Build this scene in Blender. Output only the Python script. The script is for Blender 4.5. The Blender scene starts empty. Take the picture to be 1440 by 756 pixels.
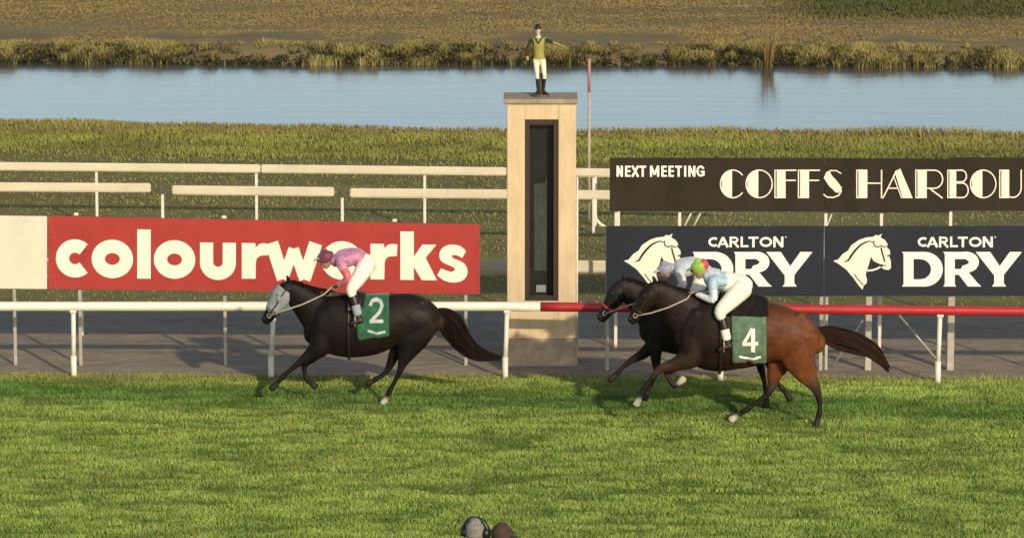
import bpy, bmesh, math, random
import numpy as np
from mathutils import Vector
from mathutils.geometry import tessellate_polygon
random.seed(7); rng = np.random.default_rng(7)
S = bpy.context.scene
COL = S.collection

# ------------------------------------------------------------------ camera
H = 11.4                        # the camera stands high in the grandstand
F = 5700.0                      # focal length in photo pixels (1440 wide)
PITCH = math.atan(925.0/5700.0)
cam_d = bpy.data.cameras.new('camera'); cam = bpy.data.objects.new('camera', cam_d); COL.objects.link(cam)
cam.location = (0, 0, H); cam.rotation_euler = (math.pi/2-PITCH, 0, 0)
cam_d.sensor_width = 36; cam_d.lens = 36*F/1440; cam_d.clip_start = .5; cam_d.clip_end = 6000
S.camera = cam

# ------------------------------------------------------------------ sky and sun
SUN_EL = math.radians(21); SUN_AZ = math.radians(24)      # low, behind the camera and to its right
sv = Vector((math.sin(SUN_AZ)*math.cos(SUN_EL), -math.cos(SUN_AZ)*math.cos(SUN_EL), math.sin(SUN_EL)))
W = bpy.data.worlds.new('World'); S.world = W; W.use_nodes = True
wn = W.node_tree; bg = wn.nodes['Background']
sky = wn.nodes.new('ShaderNodeTexSky'); sky.sky_type = 'NISHITA'; sky.sun_disc = False
sky.sun_elevation = SUN_EL; sky.sun_rotation = math.atan2(sv.x, sv.y)
wn.links.new(sky.outputs[0], bg.inputs[0]); bg.inputs[1].default_value = .15
sl = bpy.data.lights.new('sun', 'SUN'); sl.energy = 3.5; sl.angle = math.radians(1.2); sl.color = (1, .86, .62)
so = bpy.data.objects.new('sun', sl); COL.objects.link(so)
so.rotation_euler = (-sv).to_track_quat('-Z', 'Y').to_euler(); so.location = sv*50
S.view_settings.view_transform = 'Standard'; S.view_settings.look = 'None'
S.view_settings.exposure = 0.10; S.view_settings.gamma = 1; S.view_settings.use_curve_mapping = False
S.render.engine = 'CYCLES'

# ------------------------------------------------------------------ measuring helpers
cp, sp = math.cos(PITCH), math.sin(PITCH)
def ray(px, py):
    x = (px-720)/F; v = (378-py)/F
    return Vector((x, cp+v*sp, -sp+v*cp))
def P(px, py, Y):                       # the point seen at a pixel, at distance Y
    d = ray(px, py); t = Y/d.y
    return Vector((d.x*t, Y, H+d.z*t))
def Yat(py, z):                         # distance of a level-z point seen in row py
    d = ray(720, py); t = (z-H)/d.z
    return d.y*t
def G(px, py, z=0.0):
    return P(px, py, Yat(py, z))

# ------------------------------------------------------------------ scene helpers
def tag(o, label=None, cat=None, group=None, kind=None):
    if label: o['label'] = label
    if cat: o['category'] = cat
    if group: o['group'] = group
    if kind: o['kind'] = kind
    return o
def empty(name, loc, label=None, cat=None, group=None):
    o = bpy.data.objects.new(name, None); COL.objects.link(o); o.location = loc; o.empty_display_size = .3
    return tag(o, label, cat, group)
def obj(name, me, mat, parent=None):
    o = bpy.data.objects.new(name, me); COL.objects.link(o)
    if mat: me.materials.append(mat)
    if parent: o.parent = parent
    return o
class MB:
    """collects simple solids into one mesh"""
    def __init__(self, base=(0,0,0)): self.bm = bmesh.new(); self.b = Vector(base)
    def box(self, a, b, bev=0):
        a = Vector(a)-self.b; b = Vector(b)-self.b
        c = [self.bm.verts.new((x, y, z)) for x in (a.x, b.x) for y in (a.y, b.y) for z in (a.z, b.z)]
        fs = [(0,1,3,2),(4,6,7,5),(0,4,5,1),(2,3,7,6),(0,2,6,4),(1,5,7,3)]
        ff = [self.bm.faces.new([c[i] for i in f]) for f in fs]
        if bev:
            es = list({e for f in ff for e in f.edges})
            bmesh.ops.bevel(self.bm, geom=es, offset=bev, segments=2, affect='EDGES', profile=.5)
        return self
    def tube(self, pts, r, n=10, caps=True):
        pts = [Vector(p)-self.b for p in pts]
        rs = r if isinstance(r, (list, tuple)) else [r]*len(pts)
        prev = None; ref = None
        rings = []
        for i, p in enumerate(pts):
            t = (pts[min(i+1, len(pts)-1)]-pts[max(i-1, 0)]).normalized()
            if ref is None: ref = Vector((0,1,0)) if abs(t.y) < .8 else Vector((0,0,1))
            u = (ref-t*ref.dot(t)).normalized(); v = t.cross(u)
            rings.append([self.bm.verts.new(p+(u*math.cos(k*2*math.pi/n)+v*math.sin(k*2*math.pi/n))*rs[i]) for k in range(n)])
        for a, b in zip(rings, rings[1:]):
            for k in range(n):
                f = self.bm.faces.new((a[k], a[(k+1)%n], b[(k+1)%n], b[k])); f.smooth = True
        if caps:
            self.bm.faces.new(rings[0][::-1]); self.bm.faces.new(rings[-1])
        return self
    def prism(self, front, back):
        front = [Vector(p)-self.b for p in front]; back = [Vector(p)-self.b for p in back]
        a = [self.bm.verts.new(p) for p in front]; b = [self.bm.verts.new(p) for p in back]
        n = len(a)
        if n <= 4: self.bm.faces.new(a)
        else:
            for t in tessellate_polygon([front]): self.bm.faces.new([a[i] for i in t])
        for i in range(n): self.bm.faces.new((a[(i+1)%n], a[i], b[i], b[(i+1)%n]))
        return self
    def ball(self, c, r, sc=(1,1,1), seg=12):
        ret = bmesh.ops.create_uvsphere(self.bm, u_segments=seg, v_segments=seg//2+2, radius=r)
        for v in ret['verts']:
            v.co = Vector((v.co.x*sc[0], v.co.y*sc[1], v.co.z*sc[2]))+Vector(c)-self.b
            for f in v.link_faces: f.smooth = True
        return self
    def build(self, name, mat, parent=None):
        bmesh.ops.recalc_face_normals(self.bm, faces=self.bm.faces)
        me = bpy.data.meshes.new(name); self.bm.to_mesh(me); self.bm.free()
        o = obj(name, me, mat, parent)
        if not parent: o.location = self.b
        return o

# ------------------------------------------------------------------ materials
def mat(name, col, rough=.6, spec=.5, var=.12, scale=6.0, bump=0.0, bscale=40.0, metal=0.0, stretch=(1,1,1), col2=None, sheen=0.0, attr=None, coat=0.0):
    m = bpy.data.materials.new(name); m.use_nodes = True
    nt = m.node_tree; n = nt.nodes; L = nt.links; b = n['Principled BSDF']
    b.inputs['Roughness'].default_value = rough; b.inputs['Specular IOR Level'].default_value = spec
    b.inputs['Metallic'].default_value = metal
    if sheen: b.inputs['Sheen Weight'].default_value = sheen
    if coat: b.inputs['Coat Weight'].default_value = coat
    tc = n.new('ShaderNodeTexCoord'); mp = n.new('ShaderNodeMapping'); mp.inputs['Scale'].default_value = stretch
    L.new(tc.outputs['Object'], mp.inputs[0])
    nz = n.new('ShaderNodeTexNoise'); nz.inputs['Scale'].default_value = scale; nz.inputs['Detail'].default_value = 6; nz.inputs['Roughness'].default_value = .65
    L.new(mp.outputs[0], nz.inputs['Vector'])
    rp = n.new('ShaderNodeMapRange'); rp.inputs['From Min'].default_value = .3; rp.inputs['From Max'].default_value = .7
    L.new(nz.outputs[0], rp.inputs['Value'])
    mx = n.new('ShaderNodeMix'); mx.data_type = 'RGBA'
    L.new(rp.outputs[0], mx.inputs['Factor'])
    A, B = mx.inputs[6], mx.inputs[7]
    if attr:
        at = n.new('ShaderNodeAttribute'); at.attribute_name = attr
        for s, k in ((A, 1-var), (B, 1+var)):
            g = n.new('ShaderNodeVectorMath'); g.operation = 'SCALE'; g.inputs['Scale'].default_value = k
            L.new(at.outputs['Color'], g.inputs[0]); L.new(g.outputs[0], s)
    elif col2:
        A.default_value = (*col, 1); B.default_value = (*col2, 1)
    else:
        A.default_value = (*[c*(1-var) for c in col], 1); B.default_value = (*[min(1, c*(1+var)) for c in col], 1)
    L.new(mx.outputs[2], b.inputs['Base Color'])
    if bump:
        n2 = n.new('ShaderNodeTexNoise'); n2.inputs['Scale'].default_value = bscale; n2.inputs['Detail'].default_value = 5
        L.new(mp.outputs[0], n2.inputs['Vector'])
        bp = n.new('ShaderNodeBump'); bp.inputs['Strength'].default_value = bump; bp.inputs['Distance'].default_value = .02
        L.new(n2.outputs[0], bp.inputs['Height']); L.new(bp.outputs[0], b.inputs['Normal'])
    return m
M = dict(
    cream=mat('cream_render', (.58,.445,.275), .85, .2, .17, 2.6, .3, 60, stretch=(2.5,2.5,.5)),
    plinth=mat('weathered_plinth', (.38,.31,.225), .9, .2, .3, 5, .4, 50),
    capstone=mat('capstone', (.30,.25,.17), .8, .3, .25, 8, .3, 50),
    dark_frame=mat('dark_frame', (.030,.016,.011), .5, .4),
    glass=mat('dark_glass', (.016,.016,.016), .2, .5, .2, 3),
    mirror=mat('mirror_strip', (.040,.048,.043), .25, .5, .35, 4, stretch=(3,1,.6)),
    white=mat('white_plastic', (.74,.70,.60), .4, .5, .05, 1.5, coat=.15),
    old_white=mat('weathered_white_timber', (.62,.54,.39), .75, .3, .12, 3, .2, 30, stretch=(.3,1,1)),
    red_rail=mat('red_plastic', (.40,.022,.026), .5, .4, .12, 1.5, coat=.15),
    galv=mat('galvanised_steel', (.36,.34,.29), .55, .5, .18, 9, metal=.3),
    post_white=mat('white_painted_post', (.66,.63,.54), .5, .4, .10, 5),
    rust=mat('dark_bracket', (.10,.075,.05), .7, .4, .4, 20),
    red_sign=mat('red_banner', (.33,.034,.029), .6, .25, .13, 1.6, .45, 2.2),
    navy=mat('navy_banner', (.011,.0145,.025), .6, .25, .25, 1.6, .45, 2.2),
    board=mat('dark_brown_board', (.026,.020,.014), .8, .2, .3, 1.6, .15, 8),
    letter=mat('cream_vinyl', (.78,.70,.57), .6, .3, .05, 8),
    letter_w=mat('white_vinyl', (.80,.77,.69), .6, .3, .05, 8),
    grey_edge=mat('grey_edge', (.16,.13,.09), .8, .3),
    white_board=mat('off_white_board', (.60,.56,.45), .7, .3, .08, 2),
    hair=mat('horse_hair', (.012,.0075,.005), .9, .12, .4, 30, stretch=(1,1,1)),
    coat=mat('horse_coat', (0,0,0), .52, .15, .4, 5, .5, 8, attr='col'),
    skin=mat('skin_and_hair', (0,0,0), .6, .35, .08, 20, attr='col'),
    leather=mat('black_leather', (.015,.012,.010), .4, .5, .3, 20),
    brown_leather=mat('brown_leather', (.05,.022,.010), .45, .5, .3, 20),
    green_cloth=mat('green_saddle_cloth', (.018,.095,.045), .8, .3, .35, 10, .6, 12, sheen=.2),
    pale_green_cloth=mat('grey_green_saddle_cloth', (.085,.145,.09), .8, .3, .4, 10, .6, 12, sheen=.2),
    breeches=mat('white_breeches', (.76,.72,.60), .7, .3, .07, 18, .25, 25),
    hood=mat('grey_hood_cloth', (.22,.24,.25), .85, .2, .15, 25, .3, 60),
    pad=mat('blue_grey_pad', (.28,.31,.36), .8, .3, .15, 20),
    reins=mat('pale_rein', (.35,.30,.24), .6, .4),
    black=mat('black_plastic', (.012,.012,.013), .4, .5),
    pad_black=mat('black_pad', (.011,.010,.010), .9, .12, .3, 10, .3, 30),
    goggle=mat('goggle_lens', (.02,.02,.025), .1, .6),
)
def vcol(name, rough=.8, spec=.25, trans=0.0):
    m = bpy.data.materials.new(name); m.use_nodes = True
    nt = m.node_tree; b = nt.nodes['Principled BSDF']
    b.inputs['Roughness'].default_value = rough; b.inputs['Specular IOR Level'].default_value = spec
    at = nt.nodes.new('ShaderNodeAttribute'); at.attribute_name = 'col'
    nt.links.new(at.outputs['Color'], b.inputs['Base Color'])
    return m
M['blades'] = vcol('grass_blades', .75, .2)

# ------------------------------------------------------------------ ground
def sheet(name, outline, z, m):
    bm = bmesh.new(); f = bm.faces.new([bm.verts.new((x, y, z)) for x, y in outline])
    bmesh.ops.triangulate(bm, faces=[f])
    for g in bm.faces:
        if g.normal.z < 0: g.normal_flip()
    me = bpy.data.meshes.new(name); bm.to_mesh(me); bm.free()
    o = obj(name, me, m); o['kind'] = 'structure'
    return o
def ground_mat(name, cols, stops, sc=(.12,.5,1), s2=3.0, mixn=.5, bump=.5):
    m = bpy.data.materials.new(name); m.use_nodes = True
    nt = m.node_tree; n = nt.nodes; L = nt.links; b = n['Principled BSDF']
    b.inputs['Roughness'].default_value = .95; b.inputs['Specular IOR Level'].default_value = .12
    tc = n.new('ShaderNodeTexCoord'); mp = n.new('ShaderNodeMapping'); mp.inputs['Scale'].default_value = sc
    L.new(tc.outputs['Object'], mp.inputs[0])
    a = n.new('ShaderNodeTexNoise'); a.inputs['Scale'].default_value = 1; a.inputs['Detail'].default_value = 7; a.inputs['Roughness'].default_value = .6
    L.new(mp.outputs[0], a.inputs['Vector'])
    c = n.new('ShaderNodeTexNoise'); c.inputs['Scale'].default_value = s2; c.inputs['Detail'].default_value = 8; c.inputs['Roughness'].default_value = .75
    mp2 = n.new('ShaderNodeMapping'); mp2.inputs['Scale'].default_value = (.45, 1, 1)
    L.new(tc.outputs['Object'], mp2.inputs[0]); L.new(mp2.outputs[0], c.inputs['Vector'])
    mx = n.new('ShaderNodeMix'); mx.inputs[0].default_value = mixn
    L.new(a.outputs[0], mx.inputs[2]); L.new(c.outputs[0], mx.inputs[3])
    r = n.new('ShaderNodeValToRGB'); L.new(mx.outputs[0], r.inputs[0])
    e = r.color_ramp.elements
    e[0].position = stops[0]; e[0].color = (*cols[0], 1); e[1].position = stops[-1]; e[1].color = (*cols[-1], 1)
    for s, k in list(zip(stops, cols))[1:-1]:
        x = e.new(s); x.color = (*k, 1)
    L.new(r.outputs[0], b.inputs['Base Color'])
    bp = n.new('ShaderNodeBump'); bp.inputs['Strength'].default_value = bump; bp.inputs['Distance'].default_value = .08
    L.new(c.outputs[0], bp.inputs['Height']); L.new(bp.outputs[0], b.inputs['Normal'])
    return m
M['pasture'] = ground_mat('dry_pasture', [(.15,.112,.046),(.21,.155,.064),(.25,.185,.08),(.185,.16,.055)], [.36,.47,.56,.66], (.03,.22,1), 1.2, .45, .4)
M['infield'] = ground_mat('infield_rough_grass', [(.125,.11,.042),(.18,.158,.056),(.225,.20,.068)], [.36,.5,.64], (.12,.6,1), 2.5, .5, .6)
M['turf'] = ground_mat('turf_soil', [(.10,.155,.025),(.145,.21,.036),(.18,.25,.046)], [.36,.5,.64], (.35,.9,1), 5, .5, .6)
M['dirt'] = ground_mat('dark_dirt', [(.20,.155,.105),(.31,.245,.17),(.40,.32,.225)], [.36,.5,.64], (.5,1.5,1), 5, .68, 1.0)
M['mud'] = ground_mat('bank_earth', [(.09,.07,.03),(.15,.115,.048),(.20,.155,.065)], [.36,.5,.64], (.3,.8,1), 3, .5, .7)
sheet('ground', [(-900,-200),(900,-200),(900,1500),(-900,1500)], 0, M['pasture'])
def wavy(y0, y1, amp, seed, x0=-60, x1=60, n=160, f=(.16,.43,1.1)):
    r = np.random.default_rng(seed); ph = r.uniform(0, 6.28, 3)
    xs = np.linspace(x0, x1, n)
    return [(float(x), float(y0+(y1-y0)*(x+9)/18+amp*sum(math.sin(x*f[k]*2+ph[k])*(.6, .3, .22)[k] for k in range(3)))) for x in xs]
YT = lambda x: 60.75-.018*x                                   # far edge of the turf course
track_edge = wavy(60.35, 59.80, .10, 3)
infield_far = wavy(90.4, 88.4, .22, 5)
dirt_far = wavy(66.0, 65.6, .25, 8)
sheet('infield', track_edge+infield_far[::-1], .004, M['infield'])
sheet('dirt_track', track_edge+dirt_far[::-1], .008, M['dirt'])
sheet('turf_course', [(-60,18),(60,18)]+track_edge[::-1], .008, M['turf'])
water_far = wavy(102.8, 102.2, .25, 11)
wm = bpy.data.materials.new('lagoon_water'); wm.use_nodes = True
b = wm.node_tree.nodes['Principled BSDF']
b.inputs['Base Color'].default_value = (.085,.08,.07,1); b.inputs['Specular Tint'].default_value = (.62,.57,.57,1); b.inputs['Roughness'].default_value = .13; b.inputs['IOR'].default_value = 1.33
b.inputs['Specular IOR Level'].default_value = .6
nz = wm.node_tree.nodes.new('ShaderNodeTexNoise'); nz.inputs['Scale'].default_value = 1.1; nz.inputs['Detail'].default_value = 7
tc = wm.node_tree.nodes.new('ShaderNodeTexCoord'); mp = wm.node_tree.nodes.new('ShaderNodeMapping'); mp.inputs['Scale'].default_value = (.35,1.2,1)
wm.node_tree.links.new(tc.outputs['Object'], mp.inputs[0]); wm.node_tree.links.new(mp.outputs[0], nz.inputs['Vector'])
bp = wm.node_tree.nodes.new('ShaderNodeBump'); bp.inputs['Strength'].default_value = .22; bp.inputs['Distance'].default_value = .03
wm.node_tree.links.new(nz.outputs[0], bp.inputs['Height']); wm.node_tree.links.new(bp.outputs[0], b.inputs['Normal'])
sheet('water', infield_far+water_far[::-1], .006, wm)

# a low earth bank rises behind the water
def bank():
    bm = bmesh.new(); rows = []
    prof = [(0,.008),(.25,.08),(.9,.20),(2.0,.26),(4.5,.20),(9,.012)]
    for i, (x, y) in enumerate(water_far):
        k = 1+.18*math.sin(x*.7)+.12*math.sin(x*1.9+1)
        rows.append([bm.verts.new((x, y+d-.05, h*(k if 0 < j < 5 else 1))) for j, (d, h) in enumerate(prof)])
    for a, c in zip(rows, rows[1:]):
        for j in range(len(prof)-1):
            bm.faces.new((a[j], c[j], c[j+1], a[j+1])).smooth = True
    me = bpy.data.meshes.new('river_bank'); bm.to_mesh(me); bm.free()
    o = obj('river_bank', me, M['pasture']); o['kind'] = 'structure'
bank()

# ------------------------------------------------------------------ grass as real blades
class Noise2:
    def __init__(self, seed): self.g = np.random.default_rng(seed).random((256, 256))
    def __call__(self, x, y):
        xi = np.floor(x).astype(int); yi = np.floor(y).astype(int); fx = x-xi; fy = y-yi
        fx = fx*fx*(3-2*fx); fy = fy*fy*(3-2*fy)
        g = lambda a, b: self.g[a % 256, b % 256]
        return (g(xi,yi)*(1-fx)+g(xi+1,yi)*fx)*(1-fy)+(g(xi,yi+1)*(1-fx)+g(xi+1,yi+1)*fx)*fy
N1, N2, N3 = Noise2(1), Noise2(2), Noise2(3)
def interp_line(line):
    xs = np.array([p[0] for p in line]); ys = np.array([p[1] for p in line])
    return lambda x: np.interp(x, xs, ys)
def blades(name, x, y, z, h, w, col, lean, label, cat, kind='stuff'):
    n = len(x)
    th = rng.uniform(0, math.pi, n); ph = rng.uniform(0, 2*math.pi, n); le = lean*h*rng.uniform(.2, 1, n)
    dx = np.cos(th)*w*.5; dy = np.sin(th)*w*.5
    mx = x+np.cos(ph)*le*.35; my = y+np.sin(ph)*le*.35
    tx = x+np.cos(ph)*le; ty = y+np.sin(ph)*le
    v = np.empty((n, 5, 3), np.float32)
    v[:,0] = np.stack([x-dx, y-dy, z], 1); v[:,1] = np.stack([x+dx, y+dy, z], 1)
    v[:,2] = np.stack([mx+dx*.75, my+dy*.75, z+h*.6], 1); v[:,3] = np.stack([mx-dx*.75, my-dy*.75, z+h*.6], 1)
    v[:,4] = np.stack([tx, ty, z+h], 1)
    base = (np.arange(n)*5)[:,None]
    quads = base+np.array([[0,1,2,3]]); tris = base+np.array([[3,2,4]])
    loops = np.concatenate([quads, tris], 1).ravel().astype(np.int32)
    me = bpy.data.meshes.new(name)
    me.vertices.add(n*5); me.vertices.foreach_set('co', v.ravel())
    me.loops.add(n*7); me.loops.foreach_set('vertex_index', loops)
    st = (np.arange(n)*7)[:,None]+np.array([[0,4]])
    me.polygons.add(n*2); me.polygons.foreach_set('loop_start', st.ravel().astype(np.int32))
    me.polygons.foreach_set('loop_total', np.tile([4,3], n).astype(np.int32))
    me.update(calc_edges=True)
    a = me.attributes.new('col', 'FLOAT_COLOR', 'POINT')
    c = np.ones((n, 5, 4), np.float32); c[:,:,:3] = col[:,None,:]
    a.data.foreach_set('color', c.ravel())
    o = obj(name, me, M['blades']); tag(o, label, cat, None, kind)
    return o
def mixc(a, b, t):
    a = np.array(a); b = np.array(b); t = np.clip(t, 0, 1)[:,None]
    return a*(1-t)+b*t

# mown racing turf
n = 620000
y = rng.uniform(0, 1, n); y = 40.5+(60.9-40.5)*y
hw = 7.1*y/55*1.06
x = rng.uniform(-1, 1, n)*hw
edge = interp_line(track_edge)(x)
k = y < edge+rng.normal(0, .08, n); x, y, edge = x[k], y[k], edge[k]
clump = .12*N1(x*.9, y*2.0)+.58*N2(x*2.6, y*5.0)+.30*N3(x*6.5+3, y*10)
fine = N3(x*9, y*11)
h = .022+.040*clump**1.3+.03*fine*rng.random(len(x))
# stripe: a darker green band running slightly aslant across the course
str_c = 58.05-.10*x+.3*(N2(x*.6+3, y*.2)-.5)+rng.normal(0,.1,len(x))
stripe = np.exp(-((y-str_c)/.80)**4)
g = mixc((.105,.165,.028), (.325,.425,.090), (clump-.20)*1.9+rng.normal(0,.16,len(x)))
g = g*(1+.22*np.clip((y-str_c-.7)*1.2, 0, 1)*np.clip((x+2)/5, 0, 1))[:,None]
streak = np.clip((N3(x*1.3+5, y*5.2)-.62)*6, 0, 1)*(N1(x*.35, y*.8) > .35)
h *= 1-.5*streak; g = g*(1-.38*streak[:,None])
dry = (rng.random(len(x)) < .03+.14*N2(x*.7, y*.9))[:,None]
g = np.where(dry, mixc((.24,.21,.075),(.31,.26,.10), rng.random(len(x))), g)
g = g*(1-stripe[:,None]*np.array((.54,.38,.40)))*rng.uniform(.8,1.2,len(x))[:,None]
edge_dry = np.clip(1-(edge-y)/.9, 0, 1)
g = g*(1-.6*edge_dry[:,None])+np.array((.24,.20,.075))*.6*edge_dry[:,None]
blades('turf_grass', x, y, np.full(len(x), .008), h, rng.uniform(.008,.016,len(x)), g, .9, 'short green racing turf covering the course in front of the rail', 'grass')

# rough infield grass up to the water
n = 260000
y = rng.uniform(65.2, 92.5, n); x = rng.uniform(-1, 1, n)*y*.135
d0 = interp_line(dirt_far)(x); d1 = interp_line(infield_far)(x)
den = np.clip((y-d0)/3, .0, 1)*(.05+.32*N1(x*.35, y*.6))
k = (y < d1+.25) & (rng.random(n) < np.where(y > d1-5.0, .95, den)); x, y, d0, d1 = x[k], y[k], d0[k], d1[k]
near_w = np.clip((y-(d1-6.2))/2.2, 0, 1)
cl = .6*N2(x*.5, y*.9)+.4*N3(x*1.7, y*2.2)
h = (.02+.035*cl)*(1-near_w)+near_w*(.05+.12*cl**1.5)
h += np.where(y > d1-.6, .20*np.clip(N1(x*.45+9, y*.1)-.45, 0, 1)*2*rng.random(len(x))*np.clip((x+4)/6,.1,1), 0)
g0 = mixc((.15,.14,.048), (.24,.225,.072), cl*1.2-.1+rng.normal(0,.15,len(x)))
g1 = mixc((.15,.15,.042), (.29,.315,.066), (cl-.3)*2+rng.normal(0,.15,len(x)))
shore = np.clip((y-(d1-2.6))/2.2, 0, 1)
g1 = g1*(1-.65*shore[:,None])+np.array((.27,.20,.075))*.65*shore[:,None]
g = g0*(1-near_w[:,None])+g1*near_w[:,None]
blades('infield_grass', x, y, np.full(len(x), .006), h, rng.uniform(.015,.035,len(x)), g*rng.uniform(.8,1.2,len(x))[:,None], .8, 'rough olive and yellow green grass between the dirt track and the water', 'grass')

# reeds on the far bank
n = 70000
x = rng.uniform(-15, 15, n); wf = interp_line(water_far)(x); t = rng.random(n)**1.3*2.6; y = wf+t-.1
cl = .35*N1(x*.9, y*.9)+.65*N2(x*3.4, y*1.7)
k = rng.random(n) < np.clip((cl-.24)*3.2, 0.28, 1); x, y, wf, t, cl = x[k], y[k], wf[k], t[k], cl[k]
z = np.interp(t, [0,.25,.9,2,4.5], [0,.06,.17,.23,.18])
h = .05+.40*np.clip(cl-.22,0,1)**1.2*rng.uniform(.4,1.1,len(x))
g = mixc((.018,.020,.008), (.30,.25,.085), (cl-.42)*2.6+rng.normal(0,.25,len(x))+.22*(t-.8))
blades('bank_reeds', x, y, z, h, rng.uniform(.02,.05,len(x)), g, .6, 'dark and straw coloured reeds along the far bank of the water', 'reeds')
# dry pasture stubble beyond
n = 120000
y = rng.uniform(104.2, 124, n); x = rng.uniform(-1, 1, n)*y*.135
cl = .6*N2(x*.25+4, y*.6)+.4*N3(x*.9, y*1.4)
k = rng.random(n) < .25+cl; x, y, cl = x[k], y[k], cl[k]
z = np.interp(y-102.5, [2,4.5,9], [.23,.18,.01])
h = .015+.03*cl
g = mixc((.16,.12,.05), (.25,.187,.08), cl*1.2-.1+rng.normal(0,.08,len(x)))
green = np.clip((y-113.5)*.6, 0, 1)*np.clip((x-7)*.5, 0, 1)
g = g*(1-.85*green[:,None])+np.array((.055,.07,.02))*.85*green[:,None]
h = h*(1+2.5*green)
blades('pasture_grass', x, y, z, h, rng.uniform(.03,.07,len(x)), g, .9, 'dry brown paddock grass beyond the far bank', 'grass')

# one tall dry reed clump standing in the water's edge
b0 = G(1075, 84); mb = MB((b0.x, 102.3, 0))
for i in range(46):
    a = random.uniform(0, 6.28); r = random.uniform(0, .12); l = random.uniform(.5, 1.15); q = random.uniform(.05, .40)
    p = Vector((b0.x+r*math.cos(a), 102.3+r*math.sin(a), 0))
    mb.tube([p, p+Vector((q*.3*math.cos(a), q*.3*math.sin(a), l*.6)), p+Vector((q*math.cos(a), q*math.sin(a), l))], [.014,.011,.004], 5)
tag(mb.build('reed_clump', mat('dry_straw', (.24,.16,.065), .8, .2, .3, 8)), 'tall straw coloured reed clump standing alone at the far water edge', 'reeds')

# ------------------------------------------------------------------ running rail
ry = {}
def rail_pt(px): # centre line of the running rail
    return P(px, np.interp(px, [-400,50,700,1390,1900],[430.5,430.5,430.5,437,442]), np.interp(px, [-400,50,711,1320,1900],[60.15,60.05,59.93,59.58,59.3]))
rr = empty('running_rail', (rail_pt(711).x, rail_pt(711).y, 0), 'white and red tubular running rail on white posts along the turf', 'rail')
base = rr.location.copy()
def rail_section(px0, px1, m, r=.072, lab=None):
    mb = MB(base); N = 40
    mb.tube([rail_pt(px0+(px1-px0)*i/N)+Vector((0,0,0)) for i in range(N+1)], r, 16)
    o = mb.build('rail', m, rr)
    if lab: o['label'] = lab
rail_section(-400, 760, M['white'], lab='white rail section')
rail_section(760.3, 1900, M['red_rail'], lab='red rail section')
for px, foot, lean in [(-205,530,0),(103,530,2),(383,530,-3),(711,532,-1),(1013,536,0),(1320,541,-3),(1630,545,0)]:
    t = rail_pt(px+(2 if lean < 0 else 0)); t.y += .0
    f = Vector((P(px, foot, t.y).x+lean*.006, t.y-.02, 0))
    mb = MB(base)
    mb.tube([f+Vector((0,0,-.1)), f+Vector((0,0,.34)), ], .046, 10)
    mb.tube([f+Vector((0,0,.30)), (f+t)/2+Vector((0,0,.05)), t+Vector((0,.0,-.06))], .036, 10)
    p = mb.build('post', M['post_white'], rr)
    mb = MB(base); mb.box(t+Vector((-.05,-.055,-.095)), t+Vector((.05,.055,-.055)), .01); mb.build('bracket', M['post_white'], p)

# ------------------------------------------------------------------ white infield rails
def timber_rail(name, label, segs, posts, z, th, foot_dark=True):
    """segs: list of ((px0,py0),(px1,py1)) centre lines at height z"""
    a, c = segs[0]
    root = empty(name, (G(a[0], a[1], z).x*0, G(720, (a[1]+c[1])/2, z).y, 0), label, 'rail', 'white rails inside the dirt track')
    bs = root.location.copy()
    for (p0, p1) in segs:
        A = G(*p0, z); B = G(*p1, z); mb = MB(bs)
        N = 8; hh = th/2
        pts = [A.lerp(B, i/N) for i in range(N+1)]
        for i in range(N):
            q0, q1 = pts[i], pts[i+1]
        U = (B-A).normalized(); n = Vector((-U.y, U.x, 0))*.03
        up = Vector((0,0,hh))
        front = [A-n-up, B-n-up, B-n+up, A-n+up]; back = [p+2*n for p in front]
        vv = front+back; bmv = [mb.bm.verts.new(p-bs) for p in vv]
        fcs = [mb.bm.faces.new([bmv[i] for i in q]) for q in ((0,1,2,3),(7,6,5,4),(0,4,5,1),(3,2,6,7),(0,3,7,4),(1,5,6,2))]
        bmesh.ops.bevel(mb.bm, geom=list(mb.bm.edges), offset=.02, segments=3, affect='EDGES')
        mb.build('rail', M['old_white'], root)
    line = [p for s in segs for p in s]
    for px in posts:
        py = np.interp(px, [p[0] for p in line], [p[1] for p in line])
        t = G(px, py, z); mb = MB(bs)
        mb.box((t.x-.026, t.y+.035, -.1), (t.x+.026, t.y+.085, z+.02), .006)
        p = mb.build('post', M['post_white'], root)
        if foot_dark:
            mb = MB(bs); mb.box((t.x-.05, t.y-.036, z-.08), (t.x+.05, t.y+.0345, z+.07), .012); mb.build('clamp', M['rust'], p)
    return root
timber_rail('infield_rail', 'long unbroken white rail furthest back, in front of the green shore grass',
            [((-300,231),(366,237)),((367,237),(712,241)),((714,241),(1100,246))], [-95,135,360,597,835], 1.15, .155, False)
timber_rail('infield_rail', 'white rail with gaps at its dark clamps just above the red banner',
            [((-270,261),(212,264)),((242,267),(470,269.5)),((492,271),(860,274)),((880,274.5),(1100,277))], [-24,228,481,870], 1.12, .165, True)
timber_rail('infield_rail', 'low white rail nearest the dirt track, seen beside the pillar foot',
            [((-300,371),(640,374)),((641,374),(1100,377)),((1101,377),(1700,381))], [113,435,655,955,1238], 1.15, .21, False)

def catmull(pts, sub=6):
    pts = np.asarray(pts, float); out = []
    n = len(pts)
    for i in range(n-1):
        p0 = pts[max(i-1,0)]; p1 = pts[i]; p2 = pts[i+1]; p3 = pts[min(i+2,n-1)]
        for k in range(sub):
            t = k/sub
            out.append(.5*((2*p1)+(-p0+p2)*t+(2*p0-5*p1+4*p2-p3)*t*t+(-p0+3*p1-3*p2+p3)*t**3))
    out.append(pts[-1]); return np.array(out)
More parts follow.
